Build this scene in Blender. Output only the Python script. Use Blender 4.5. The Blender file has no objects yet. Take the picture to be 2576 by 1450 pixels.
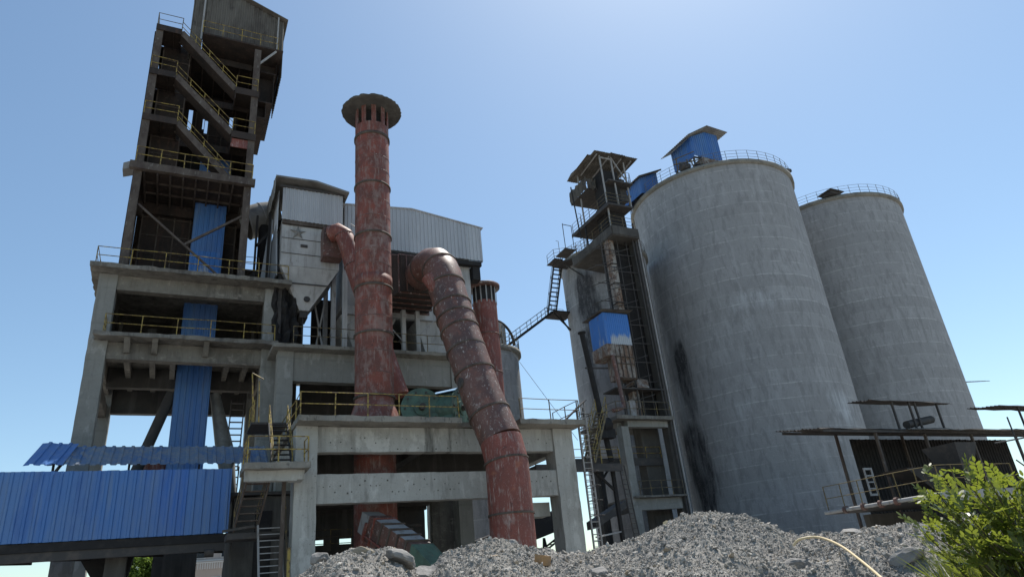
import bpy, math, random
import numpy as np
from mathutils import Vector, Matrix
random.seed(7); rng = np.random.default_rng(11)
S = bpy.context.scene
COL = S.collection

# ------------------------------------------------------------ camera, world, sun, exposure
CAM = Vector((0, 0, 1.6))
RIGHT = Vector((0.89949496, -0.42725923, -0.09142408))
UP = Vector((-0.09789912, -0.40100168, 0.91083117))
FWD = Vector((0.42582223, 0.81033771, 0.40252729))
cd = bpy.data.cameras.new("camera"); cam = bpy.data.objects.new("camera", cd); COL.objects.link(cam)
cd.sensor_width = 36; cd.lens = 1700 / 2575 * 36; cd.clip_start = .05; cd.clip_end = 20000
m = Matrix((RIGHT, UP, -FWD)).transposed().to_4x4(); m.translation = CAM
cam.matrix_world = m
S.camera = cam
SUN_AZ, SUN_EL = math.radians(56), math.radians(63)     # azimuth clockwise from +Y
W = bpy.data.worlds.new("World"); S.world = W; W.use_nodes = True
nt = W.node_tree; bg = nt.nodes["Background"]
sky = nt.nodes.new("ShaderNodeTexSky"); sky.sky_type = 'NISHITA'; sky.sun_disc = False
sky.sun_elevation = SUN_EL; sky.sun_rotation = SUN_AZ
sky.altitude = 0; sky.air_density = 1.0; sky.dust_density = 0.6; sky.ozone_density = 1.0
wb = nt.nodes.new('ShaderNodeMix'); wb.data_type = 'RGBA'; wb.blend_type = 'MULTIPLY'; wb.inputs[0].default_value = 1; wb.inputs[7].default_value = (.99, 1.09, 1.06, 1)   # the camera's cool white balance
nt.links.new(sky.outputs[0], wb.inputs[6]); nt.links.new(wb.outputs[2], bg.inputs[0]); bg.inputs[1].default_value = 0.11
sd = bpy.data.lights.new("sun", 'SUN'); sun = bpy.data.objects.new("sun", sd); COL.objects.link(sun)
sd.energy = 5.0; sd.angle = math.radians(.53); sd.color = (1, .95, .88)
sv = Vector((math.sin(SUN_AZ)*math.cos(SUN_EL), math.cos(SUN_AZ)*math.cos(SUN_EL), math.sin(SUN_EL)))
sun.rotation_euler = sv.to_track_quat('Z', 'Y').to_euler(); sun.location = (60, 40, 90)
S.view_settings.view_transform = 'Standard'; S.view_settings.look = 'None'
S.view_settings.gamma = 1; S.view_settings.exposure = 0.42
S.cycles.max_bounces = 6; S.cycles.diffuse_bounces = 3

def at(px, py, Y):
    """point of the plane y = Y seen at photo position (px, py) of a 2575 x 1450 picture"""
    d = FWD*1700 + RIGHT*(px-1287.5) - UP*(py-725)
    return CAM + d*(Y/d.y)

# ------------------------------------------------------------ materials
def ramp(t, fac, lo, hi):
    r = t.nodes.new("ShaderNodeMapRange"); r.clamp = True
    t.links.new(fac, r.inputs[0]); r.inputs[1].default_value = lo; r.inputs[2].default_value = hi
    return r.outputs[0]
def mathn(t, op, a, b=None):
    n = t.nodes.new("ShaderNodeMath"); n.operation = op
    for i, v in enumerate((a, b)):
        if v is None: continue
        if isinstance(v, (int, float)): n.inputs[i].default_value = v
        else: t.links.new(v, n.inputs[i])
    return n.outputs[0]
def noise(t, pos, scale, stretch=(1, 1, 1), detail=5, rough=.6, off=0):
    mp = t.nodes.new("ShaderNodeMapping"); t.links.new(pos, mp.inputs[0])
    mp.inputs['Scale'].default_value = stretch; mp.inputs['Location'].default_value = (off, off*.7, off*1.3)
    n = t.nodes.new("ShaderNodeTexNoise"); t.links.new(mp.outputs[0], n.inputs['Vector'])
    n.inputs['Scale'].default_value = scale; n.inputs['Detail'].default_value = detail; n.inputs['Roughness'].default_value = rough
    return n.outputs[0]
def mix(t, fac, a, b):
    n = t.nodes.new("ShaderNodeMix"); n.data_type = 'RGBA'
    t.links.new(fac, n.inputs[0]) if not isinstance(fac, (int, float)) else setattr(n.inputs[0], 'default_value', fac)
    for k, v in ((6, a), (7, b)):
        if isinstance(v, tuple): n.inputs[k].default_value = (*v, 1)
        else: t.links.new(v, n.inputs[k])
    return n.outputs[2]
def material(name, base, layers=(), rough=.85, metal=0, bump=None, spec=.3, trans=None):
    """layers: (scale, stretch, lo, hi, colour, amount) noise masks; ('attr', name, colour) vertex masks; ('rings', step, colour, amount)"""
    M = bpy.data.materials.new(name); M.use_nodes = True; t = M.node_tree
    b = t.nodes["Principled BSDF"]; pos = t.nodes.new("ShaderNodeNewGeometry").outputs['Position']
    c = base
    sep = None
    for k, L in enumerate(layers):
        if L[0] == 'attr':
            a = t.nodes.new("ShaderNodeAttribute"); a.attribute_name = L[1]
            nz = mathn(t, 'MULTIPLY', mathn(t, 'SUBTRACT', noise(t, pos, 1.7, (1, 1, .16), 9, .72, k*5.1), .5), 1.9)
            f = mathn(t, 'MULTIPLY', ramp(t, mathn(t, 'ADD', a.outputs['Fac'], nz), .3, L[3]), ramp(t, a.outputs['Fac'], .0, .12))
            c = mix(t, f, c, L[2])
        elif L[0] == 'panels':
            sp_ = t.nodes.new("ShaderNodeSeparateXYZ"); t.links.new(pos, sp_.inputs[0])
            wn = t.nodes.new("ShaderNodeTexWhiteNoise"); wn.noise_dimensions = '1D'
            t.links.new(mathn(t, 'FLOOR', mathn(t, 'DIVIDE', mathn(t, 'ADD', sp_.outputs[0], mathn(t, 'MULTIPLY', sp_.outputs[1], .37)), L[1])), wn.inputs['W'])
            c = mix(t, mathn(t, 'MULTIPLY', wn.outputs[0], L[3]), c, L[2])
        elif L[0] == 'col':
            a = t.nodes.new("ShaderNodeAttribute"); a.attribute_name = L[1]; c = mix(t, L[2], c, a.outputs['Color'])
        elif L[0] == 'rings':
            if sep is None: sep = t.nodes.new("ShaderNodeSeparateXYZ"); t.links.new(pos, sep.inputs[0])
            wob = mathn(t, 'MULTIPLY', noise(t, pos, .5, (1, 1, .2), 4), .16)
            zz = mathn(t, 'ADD', mathn(t, 'DIVIDE', sep.outputs[2], L[1]), wob)
            fr = mathn(t, 'FRACT', zz)
            line = mathn(t, 'MULTIPLY', ramp(t, fr, .085, .0), ramp(t, noise(t, pos, .7, (1, 1, 1.2), 5, .65, 3), .40, .56))
            c = mix(t, mathn(t, 'MULTIPLY', line, L[3]), c, L[2])
            wn = t.nodes.new("ShaderNodeTexWhiteNoise"); wn.noise_dimensions = '1D'
            t.links.new(mathn(t, 'FLOOR', zz), wn.inputs['W'])
            c = mix(t, mathn(t, 'MULTIPLY', wn.outputs[0], .55), c, L[4])
        else:
            sc, st, lo, hi, col, amt = L
            f = mathn(t, 'MULTIPLY', ramp(t, noise(t, pos, sc, st, 6, .65, 7.3*k+1), lo, hi), amt)
            c = mix(t, f, c, col)
    if isinstance(c, tuple): b.inputs['Base Color'].default_value = (*c, 1)
    else: t.links.new(c, b.inputs['Base Color'])
    b.inputs['Roughness'].default_value = rough; b.inputs['Metallic'].default_value = metal
    b.inputs['Specular IOR Level'].default_value = spec
    if bump:
        bn = t.nodes.new("ShaderNodeBump"); bn.inputs['Strength'].default_value = bump[1]; bn.inputs['Distance'].default_value = bump[2]
        t.links.new(noise(t, pos, bump[0], bump[3] if len(bump) > 3 else (1, 1, 1), 6, .7), bn.inputs['Height']); t.links.new(bn.outputs[0], b.inputs['Normal'])
    if trans:
        tr = t.nodes.new("ShaderNodeBsdfTranslucent"); ms = t.nodes.new("ShaderNodeMixShader"); ms.inputs[0].default_value = trans[0]
        if len(trans) > 1: tr.inputs[0].default_value = (*trans[1], 1)
        out = t.nodes["Material Output"]
        t.links.new(b.outputs[0], ms.inputs[1]); t.links.new(tr.outputs[0], ms.inputs[2]); t.links.new(ms.outputs[0], out.inputs[0])
    return M
V = (1, 1, .1)                                    # vertical streaks
M = {}
M['concrete'] = material('weathered_concrete', (.375, .378, .352), [
    (.5, (1, 1, 1), .4, .65, (.29, .29, .265), .7), (2.2, V, .52, .72, (.19, .19, .175), .7), (3.5, (1, 1, .25), .55, .75, (.52, .52, .50), .6),
    (9, (1, 1, 1), .60, .70, (.13, .13, .12), .65), (1.1, (1, 1, .6), .57, .64, (.56, .56, .53), .45), (.9, (1, 1, .35), .56, .66, (.17, .165, .15), .6), (5, (1, 1, 4), .62, .68, (.2, .2, .19), .4), ('attr', 'wet', (.08, .08, .072), .8)], .95, bump=(14, .5, .02))
M['concrete_brown'] = material('grimy_brown_concrete', (.20, .19, .165), [
    (.6, (1, 1, 1), .4, .62, (.12, .11, .095), .8), (2, V, .5, .68, (.075, .07, .063), .75), (4, (1, 1, .4), .56, .7, (.30, .285, .25), .6), (9, (1, 1, 1), .6, .7, (.07, .068, .06), .7),
    (1.3, (1, 1, 2), .58, .66, (.33, .31, .27), .5)], .95, bump=(11, .8, .03))
M['concrete_col'] = material('grey_column_concrete', (.26, .26, .24), [('rings', 2.2, (.15, .15, .14), .8, (.235, .235, .215)), 
    (.5, (1, 1, 1), .4, .62, (.20, .20, .185), .7), (1.6, (1, 1, .5), .55, .62, (.37, .37, .35), .5), (4, V, .52, .68, (.17, .168, .15), .6), (5, (1, 1, 5), .6, .66, (.15, .15, .14), .5), (10, (1, 1, 1), .6, .7, (.13, .13, .12), .6)], .95, bump=(14, .5, .02))
M['concrete_dark'] = material('sooty_shaded_concrete', (.085, .08, .072), [
    (.6, (1, 1, 1), .4, .7, (.05, .048, .045), .8), (2, V, .5, .7, (.16, .155, .14), .5)], .95, bump=(8, .4, .02))  # deep interior shade put into this dark colour, besides grime
M['slab'] = material('chipped_slab_concrete', (.24, .23, .20), [
    (.7, (1, 1, 1), .4, .65, (.13, .125, .11), .8), (3, (1, 1, 1), .55, .7, (.30, .29, .26), .6), (6, (1, 1, .4), .57, .67, (.07, .07, .065), .8)], .95, bump=(9, .8, .04))
M['silo'] = material('slipformed_silo_concrete', (.315, .318, .32), [
    ('rings', 1.38, (.58, .58, .57), .9, (.235, .237, .237)),
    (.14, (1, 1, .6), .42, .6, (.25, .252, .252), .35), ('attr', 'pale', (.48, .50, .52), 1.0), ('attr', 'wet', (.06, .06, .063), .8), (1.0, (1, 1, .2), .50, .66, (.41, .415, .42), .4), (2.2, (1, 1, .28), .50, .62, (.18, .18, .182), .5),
    (3.2, (1, 1, .4), .54, .66, (.22, .22, .22), .5), (3.6, (1, 1, 2.5), .6, .68, (.48, .48, .47), .4), (9, (1, 1, 1), .6, .72, (.16, .16, .16), .5)], .93, bump=(5, .6, .04))
M['rust'] = material('faded_red_rust_paint', (.21, .062, .045), [
    (.8, (1, 1, .6), .4, .6, (.13, .045, .035), .75), (3.5, (1, 1, .3), .55, .64, (.30, .24, .215), .6), (10, (1, 1, .13), .57, .66, (.40, .34, .31), .55),
    (5, (1, 1, .6), .58, .68, (.05, .028, .026), .6), (1.6, (1, 1, 1.4), .6, .66, (.27, .10, .055), .6), (24, (1, 1, .5), .6, .66, (.42, .36, .33), .4)], .6, bump=(20, .25, .01), spec=.4)
M['rust_dark'] = material('dark_brown_rusted_pipe', (.13, .062, .046), [
    (.8, (1, 1, .8), .42, .6, (.065, .04, .034), .8), (7, (1, 1, .5), .60, .66, (.44, .40, .37), .8), (15, (1, 1, .3), .62, .68, (.46, .42, .39), .7),
    (2, (1, 1, 1), .56, .66, (.21, .085, .055), .7), (3, (1, 1, 1), .58, .64, (.22, .17, .145), .5)], .5, bump=(18, .3, .012), spec=.5)
M['chimney'] = material('patchy_red_chimney_paint', (.195, .058, .04), [
    (1.1, (1, 1, .7), .42, .58, (.105, .046, .036), .8), (2.6, (1, 1, .55), .51, .60, (.235, .175, .155), .5), (9, (1, 1, .12), .55, .66, (.29, .235, .21), .5),
    (4, (1, 1, 2), .60, .68, (.22, .10, .055), .6), (8, (1, 1, .5), .6, .68, (.05, .03, .03), .7), (.35, (1, 1, 2.2), .56, .64, (.26, .20, .175), .45), (22, (1, 1, .6), .6, .66, (.33, .28, .26), .4)], .65, bump=(16, .3, .012), spec=.35)
M['blue'] = material('blue_sheet_metal', (.042, .14, .43), [('panels', 1.08, (.085, .20, .42), .8), (14, (1, 1, 1), .66, .70, (.05, .05, .06), .5), 
    (.5, (1, 1, .3), .4, .65, (.06, .165, .40), .8), (2.5, (1, 1, .1), .5, .66, (.14, .215, .34), .6), (.4, (1, 1, .5), .45, .62, (.11, .19, .35), .5), (1.2, (1, 1, .2), .55, .7, (.025, .09, .30), .6), (8, (1, 1, .5), .66, .74, (.10, .09, .09), .5)], .45, spec=.4)
M['blue_dirty'] = material('dusty_blue_roof_sheet', (.065, .145, .30), [
    (.8, (1, 1, 1), .36, .54, (.15, .205, .28), .9), (3, (1, 1, 1), .46, .58, (.23, .24, .25), .8), (7, (1, 1, 1), .62, .7, (.05, .06, .09), .6)], .6)
M['blue_worn'] = material('blue_sheet_with_paint_worn_off', (.06, .19, .50), [
    (3, (1, 1, .1), .56, .64, (.22, .30, .42), .5), (1.2, (1, 1, .4), .62, .70, (.16, .12, .09), .4), ('attr', 'pale', (.40, .43, .46), .6)], .5)
M['galv'] = material('galvanised_cladding', (.47, .48, .49), [('panels', .9, (.36, .37, .385), .8), (11, (1, 1, .6), .64, .68, (.15, .14, .13), .7), 
    (.6, (1, 1, .4), .4, .65, (.36, .37, .38), .7), (4, (1, 1, .1), .55, .7, (.28, .28, .28), .5), (5, (1, 1, 1), .66, .72, (.14, .13, .12), .6)], .5, .15, spec=.5)
M['casing'] = material('dusty_white_steel_casing', (.44, .44, .43), [
    (.7, (1, 1, .6), .42, .62, (.30, .30, .29), .7), (3, V, .5, .68, (.20, .19, .175), .7), (6, (1, 1, .3), .62, .7, (.15, .12, .10), .6)], .7)
M['brown'] = material('sooty_brown_cladding', (.048, .036, .03), [
    (.8, (1, 1, .6), .4, .62, (.02, .018, .017), .8), (3, (1, 1, .2), .54, .7, (.08, .048, .036), .7), (5, (1, 1, 1), .60, .68, (.11, .10, .085), .5)], .85)
M['brown_pale'] = material('weathered_brown_steel', (.10, .082, .068), [
    (1.5, (1, 1, .5), .42, .62, (.05, .036, .03), .8), (6, (1, 1, .4), .58, .68, (.2, .19, .17), .6)], .8)
M['grey_sheet'] = material('grey_brown_cabin_cladding', (.125, .115, .098), [
    (1, (1, 1, .3), .42, .62, (.065, .056, .048), .8), (4, (1, 1, .15), .55, .7, (.19, .18, .155), .6), (2, (1, 1, .5), .6, .68, (.04, .035, .03), .6)], .8)
M['steel'] = material('dark_dusty_steel', (.055, .052, .05), [(2, (1, 1, 1), .5, .7, (.12, .10, .085), .6)], .75)
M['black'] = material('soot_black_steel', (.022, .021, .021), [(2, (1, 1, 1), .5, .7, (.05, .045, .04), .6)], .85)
M['grey_steel'] = material('grey_galvanised_steel', (.30, .30, .295), [(3, (1, 1, .4), .5, .68, (.15, .12, .10), .7)], .6)
M['yellow'] = material('chipped_yellow_railing_paint', (.30, .225, .06), [(5, (1, 1, 1), .47, .55, (.085, .055, .035), .85), (2, (1, 1, 1), .55, .62, (.2, .15, .07), .6)], .6)
M['yellow_dull'] = material('dull_dusty_yellow_railing', (.17, .13, .05), [(5, (1, 1, 1), .48, .58, (.07, .055, .04), .8)], .7)
M['rail_dark'] = material('weathered_dark_railing', (.10, .085, .06), [(5, (1, 1, 1), .52, .6, (.28, .2, .06), .6)], .7)
M['rail_grey'] = material('thin_grey_railing', (.16, .16, .16), [(5, (1, 1, 1), .52, .6, (.08, .06, .05), .6)], .7)
M['rustbox'] = material('rust_streaked_white_panels', (.28, .265, .24), [
    (1.6, (1, 1, .35), .42, .58, (.15, .085, .05), .85), (6, (1, 1, .5), .52, .60, (.085, .045, .03), .85), (.8, (1, 1, .5), .55, .65, (.10, .09, .08), .6)], .8)
M['green'] = material('oily_green_machine_paint', (.06, .12, .085), [(2, (1, 1, 1), .45, .6, (.035, .06, .045), .8), (6, (1, 1, 1), .6, .68, (.14, .10, .07), .7)], .5, spec=.5)
M['lightblue'] = material('pale_blue_cover', (.28, .46, .68), [(3, (1, 1, 1), .55, .7, (.2, .3, .4), .5)], .5)
M['pipegrey'] = material('insulated_duct_cladding', (.22, .215, .20), [(1, (1, 1, 1), .45, .6, (.13, .125, .115), .8), (4, (1, 1, 1), .64, .7, (.5, .5, .48), .6)], .6, .1)
M['ground'] = material('dusty_yard_ground', (.32, .305, .28), [(.1, (1, 1, 1), .4, .6, (.25, .235, .215), .8), (2, (1, 1, 1), .5, .7, (.36, .35, .32), .6)], .95, bump=(6, .5, .05))
M['rubble'] = material('grey_crushed_rubble', (.31, .288, .252), [
    ('col', 'tint', .75), (.6, (1, 1, 1), .42, .6, (.17, .165, .155), .5), (9, (1, 1, 1), .5, .65, (.15, .145, .135), .5), (30, (1, 1, 1), .52, .62, (.40, .39, .365), .5)], .95, bump=(60, .7, .02))
M['rock'] = material('grey_broken_rock', (.25, .24, .225), [(3, (1, 1, 1), .45, .6, (.15, .145, .14), .8), (12, (1, 1, 1), .55, .66, (.36, .35, .33), .6)], .95, bump=(25, .6, .02))
M['rock_tan'] = material('tan_broken_rock', (.29, .25, .19), [(5, (1, 1, 1), .45, .6, (.2, .17, .13), .7), (14, (1, 1, 1), .55, .66, (.4, .36, .28), .6)], .95, bump=(25, .6, .02))
M['brick'] = material('orange_broken_brick', (.42, .25, .12), [(8, (1, 1, 1), .5, .6, (.28, .2, .13), .7)], .9)
M['hose'] = material('cream_plastic_hose', (.62, .50, .30), [(4, (1, 1, 1), .5, .7, (.5, .38, .22), .5)], .5)
M['leaf'] = material('backlit_shrub_leaf', (.085, .115, .028), [('col', 'tint', .6)], .36, spec=.55, trans=(.42, (.25, .30, .035)))
M['grass'] = material('long_green_grass', (.085, .11, .03), [('col', 'tint', .6)], .5, trans=(.36, (.22, .26, .04)))
M['bark'] = material('shrub_bark', (.10, .075, .05), [], .9)
M['treeleaf'] = material('far_tree_leaf', (.075, .125, .025), [('col', 'tint', .6)], .6, trans=(.4, (.22, .32, .05)))
M['house'] = material('pale_pink_render', (.50, .44, .40), [(.6, (1, 1, .4), .45, .65, (.42, .36, .33), .6)], .9)
M['white'] = material('white_painted_trim', (.62, .62, .60), [(1, (1, 1, .3), .45, .65, (.5, .5, .48), .6)], .8)
M['glass'] = material('dark_window_glass', (.03, .04, .05), [], .15, spec=.6)
M['fabric'] = material('torn_grey_tarpaulin', (.26, .275, .29), [(.8, (1, 1, .3), .42, .6, (.14, .15, .16), .7)], .8)

# ------------------------------------------------------------ mesh builder
def hsh(x, y, z):
    s = np.sin(x*12.9898+y*78.233+z*37.719)*43758.5453
    return (s-np.floor(s))-.5
class MB:
    def __init__(s): s.v = []; s.f = []; s.smooth = []
    def add(s, vs, fs, smooth=False):
        o = len(s.v); s.v += [tuple(p) for p in vs]; s.f += [[i+o for i in f] for f in fs]; s.smooth += [smooth]*len(fs); return s
    def box(s, x0, x1, y0, y1, z0, z1):
        return s.add([(x0, y0, z0), (x1, y0, z0), (x1, y1, z0), (x0, y1, z0), (x0, y0, z1), (x1, y0, z1), (x1, y1, z1), (x0, y1, z1)],
              [(3, 2, 1, 0), (4, 5, 6, 7), (0, 1, 5, 4), (1, 2, 6, 5), (2, 3, 7, 6), (3, 0, 4, 7)])
    def rbox(s, x0, x1, y0, y1, z0, z1, j=.012, seg=.5):
        """box whose faces are gridded and slightly uneven, as old cast concrete is"""
        lo = (x0, y0, z0); hi = (x1, y1, z1)
        for ax in range(3):
            a, b = [(1, 2), (2, 0), (0, 1)][ax]
            na = max(1, min(40, int((hi[a]-lo[a])/seg))); nb = max(1, min(40, int((hi[b]-lo[b])/seg)))
            for side in (0, 1):
                vs = []; fs = []
                for i in range(na+1):
                    for k in range(nb+1):
                        p = [0, 0, 0]; p[ax] = (lo, hi)[side][ax]; p[a] = lo[a]+(hi[a]-lo[a])*i/na; p[b] = lo[b]+(hi[b]-lo[b])*k/nb
                        q = [p[d]+2*j*hsh(p[0]*1.3+d*3.1, p[1]*1.7, p[2]*1.1+d) for d in range(3)]
                        vs.append(q)
                for i in range(na):
                    for k in range(nb):
                        A = i*(nb+1)+k; B = A+nb+1
                        fs.append((A, B, B+1, A+1) if side else (A, A+1, B+1, B))
                s.add(vs, fs)
        return s
    def bar(s, p, q, w, h=None, up=(0, 0, 1)):
        p = Vector(p); q = Vector(q); h = h or w; d = (q-p).normalized(); u = Vector(up)
        if abs(d.dot(u)) > .98: u = Vector((0, 1, 0))
        a = d.cross(u).normalized()*w/2; b = a.cross(d).normalized()*h/2
        vs = [e+sx*a+sy*b for e in (p, q) for sx, sy in ((-1, -1), (1, -1), (1, 1), (-1, 1))]
        return s.add(vs, [(0, 1, 2, 3), (7, 6, 5, 4), (0, 4, 5, 1), (1, 5, 6, 2), (2, 6, 7, 3), (3, 7, 4, 0)])
    def tube(s, pts, r, n=8, caps=True):
        pts = [Vector(p) for p in pts]; vs = []; fs = []; k = len(pts); a = None
        rs = r if isinstance(r, (list, tuple)) else [r]*k
        for i, p in enumerate(pts):
            d = (pts[min(i+1, k-1)]-pts[max(i-1, 0)]).normalized()
            if a is None: a = d.orthogonal().normalized()
            a = (a-d*a.dot(d)).normalized(); b = d.cross(a)
            for t in range(n):
                c = 2*math.pi*t/n; vs.append(p+(a*math.cos(c)+b*math.sin(c))*rs[i])
        for i in range(k-1):
            for t in range(n):
                u = (t+1) % n; fs.append((i*n+t, i*n+u, (i+1)*n+u, (i+1)*n+t))
        s.add(vs, fs, n > 6)
        if caps: s.add(vs[:n], [tuple(range(n))[::-1]]); s.add(vs[-n:], [tuple(range(n))])
        return s
    def lathe(s, prof, cx, cy, n=64, wob=0, smooth=True):
        vs = []; fs = []
        for r, z in prof:
            for t in range(n):
                c = 2*math.pi*t/n; w = wob*hsh(t*1.1, z*.7, r) if wob else 0
                vs.append((cx+(r+w)*math.cos(c), cy+(r+w)*math.sin(c), z+w*.6))
        for i in range(len(prof)-1):
            for t in range(n):
                u = (t+1) % n; fs.append((i*n+t, i*n+u, (i+1)*n+u, (i+1)*n+t))
        return s.add(vs, fs, smooth)
    def corr(s, o, u, v, w, h, nrm, pitch=.25, dep=.04, wob=0., rows=1, hfun=None):
        """profiled sheet: width w along u, height h along v, ribs pushed out along nrm"""
        o = Vector(o); u = Vector(u).normalized(); v = Vector(v).normalized(); nrm = Vector(nrm).normalized()
        xs = []; x = 0.
        while x < w-1e-6:
            for t, d in ((0, 0), (.52, 0), (.62, 1), (.88, 1), (.98, 0)):
                if x+t*pitch <= w: xs.append((x+t*pitch, d*dep))
            x += pitch
        xs.append((w, 0)); vs = []; fs = []; nx = len(xs)
        for thick in (0, -.006):
            for r in range(rows+1):
                for x, d in xs:
                    hh = hfun(x/w) if hfun else h
                    y = hh*r/rows
                    e = wob*(hsh(round(x/pitch)*.37, r*1.9, o.x)+.6*hsh(round(x/pitch/4), r*.7, o.z))
                    vs.append(o+u*x+v*(y+(e if r in (0, rows) else 0))+nrm*(d+e+thick))
        R = nx*(rows+1)
        for r in range(rows):
            for i in range(nx-1):
                A = r*nx+i; fs.append((A, A+1, A+nx+1, A+nx)); fs.append((R+A, R+A+nx, R+A+nx+1, R+A+1))
        for i in range(nx-1):
            fs.append((i, R+i, R+i+1, i+1)); t0 = rows*nx+i; fs.append((t0, t0+1, R+t0+1, R+t0))
        return s.add(vs, fs)
    def prism(s, poly, d):
        """closed polygon (3-D points) pushed along vector d"""
        d = Vector(d); n = len(poly); a = [Vector(p) for p in poly]; b = [p+d for p in a]
        return s.add(a+b, [tuple(range(n))[::-1], tuple(range(n, 2*n))]+[(i, (i+1) % n, n+(i+1) % n, n+i) for i in range(n)])
    def frustum(s, lo, hi):
        """lo, hi: four corner points each, same winding"""
        return s.add(list(lo)+list(hi), [(3, 2, 1, 0), (4, 5, 6, 7), (0, 1, 5, 4), (1, 2, 6, 5), (2, 3, 7, 6), (3, 0, 4, 7)])
BASE = {}
def thing(name, label, cat, base, group=None, kind=None):
    o = bpy.data.objects.new(name, None); COL.objects.link(o); o.location = base; o.empty_display_size = .3
    o['label'] = label; o['category'] = cat
    if group: o['group'] = group
    if kind: o['kind'] = kind
    BASE[o.name] = Vector(base); return o
def mesh(name, mb, mat, parent=None, base=None):
    me = bpy.data.meshes.new(name); b = BASE[parent.name] if parent else (Vector(base) if base else Vector((0, 0, 0)))
    a = np.array(mb.v, dtype=np.float64)-np.array(b)
    me.from_pydata(a.tolist(), [], mb.f); me.polygons.foreach_set('use_smooth', mb.smooth)
    me.materials.append(M[mat]); me.update()
    o = bpy.data.objects.new(name, me); COL.objects.link(o)
    if parent: o.parent = parent
    else: o.location = b
    BASE[o.name] = b; return o
def part(name, mb, mat, parent, label=None):
    o = mesh(name, mb, mat, parent)
    if label: o['label'] = label
    return o
def solo(name, mb, mat, label, cat, base, group=None, kind=None):
    o = mesh(name, mb, mat, None, base)
    if label: o['label'] = label
    if cat: o['category'] = cat
    if group: o['group'] = group
    if kind: o['kind'] = kind
    return o
def struct(name, mb, mat): return solo(name, mb, mat, None, None, (0, 0, 0), kind='structure')

def rail(parent, pts, h=1.05, step=1.4, mat='yellow', r=.026, mids=(.5,), wob=.02, name='railing', endpost=True):
    """railing along a polyline of floor points: tubes as one part, each post a sub-part"""
    pts = [Vector(p) for p in pts]; rl = MB(); posts = []
    for a, b in zip(pts, pts[1:]):
        n = max(1, round((b-a).length/step))
        for i in range(n+1):
            if i == n and b is not pts[-1]: continue
            p = a.lerp(b, i/n); posts.append(p+Vector((random.uniform(-wob, wob), random.uniform(-wob, wob), 0)))
    tops = [p+Vector((random.uniform(-wob, wob), random.uniform(-wob, wob), h+random.uniform(-wob, wob))) for p in posts]
    if pts[0] == pts[-1]: tops[-1] = tops[0]; posts[-1] = posts[0]
    for f in (1,)+tuple(mids):
        rl.tube([p.lerp(q, f) for p, q in zip(posts, tops)], r*.85, 6)
    o = part(name, rl, mat, parent)
    for p, q in zip(posts, tops):
        mesh('post', MB().bar(p, q, r*1.7), mat, o)
    return o
def stair(parent, p0, p1, wdir, w, n, mat='brown_pale', rails='yellow', depth=.28, rail_sides=(0, 1), tread=.24):
    """flight from p0 up to p1 (near side), width w along wdir; stringers part, treads sub-parts, handrail part"""
    p0 = Vector(p0); p1 = Vector(p1); wd = Vector(wdir).normalized()*w
    st = MB().bar(p0, p1, .06, depth).bar(p0+wd, p1+wd, .06, depth)
    o = part('staircase', st, mat, parent)
    run = Vector((p1.x-p0.x, p1.y-p0.y, 0)).normalized()
    for i in range(1, n+1):
        c = p0.lerp(p1, (i-.5)/n)+wd/2
        mesh('tread', MB().bar(c-wd*.47, c+wd*.47, tread, .04, (0, 0, 1)), mat, o)
    if rails:
        for sd_ in rail_sides:
            a = p0+wd*sd_; b = p1+wd*sd_; hr = MB()
            for f in (.95, .5): hr.tube([a+Vector((0, 0, f)), b+Vector((0, 0, f))], .024, 6)
            k = max(2, round((b-a).length/1.5))
            for i in range(k+1): q = a.lerp(b, i/k); hr.bar(q, q+Vector((0, 0, .95)), .045)
            part('handrail', hr, rails, parent)
    return o
def ladder(parent, p0, p1, wdir, w=.45, step=.3, mat='grey_steel', r=.03):
    p0 = Vector(p0); p1 = Vector(p1); wd = Vector(wdir).normalized()*w
    o = part('ladder', MB().bar(p0, p1, .06).bar(p0+wd, p1+wd, .06), mat, parent)
    n = int((p1-p0).length/step); g = MB()
    for i in range(1, n): q = p0.lerp(p1, i/n); g.bar(q, q+wd, .035)
    mesh('rungs', g, mat, o); return o

# ------------------------------------------------------------ setting: ground
g = MB(); n = 40
struct('ground', MB().add([(-4000, -4000, 0), (4000, -4000, 0), (4000, 4000, 0), (-4000, 4000, 0)], [(0, 1, 2, 3)]), 'ground')

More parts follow.
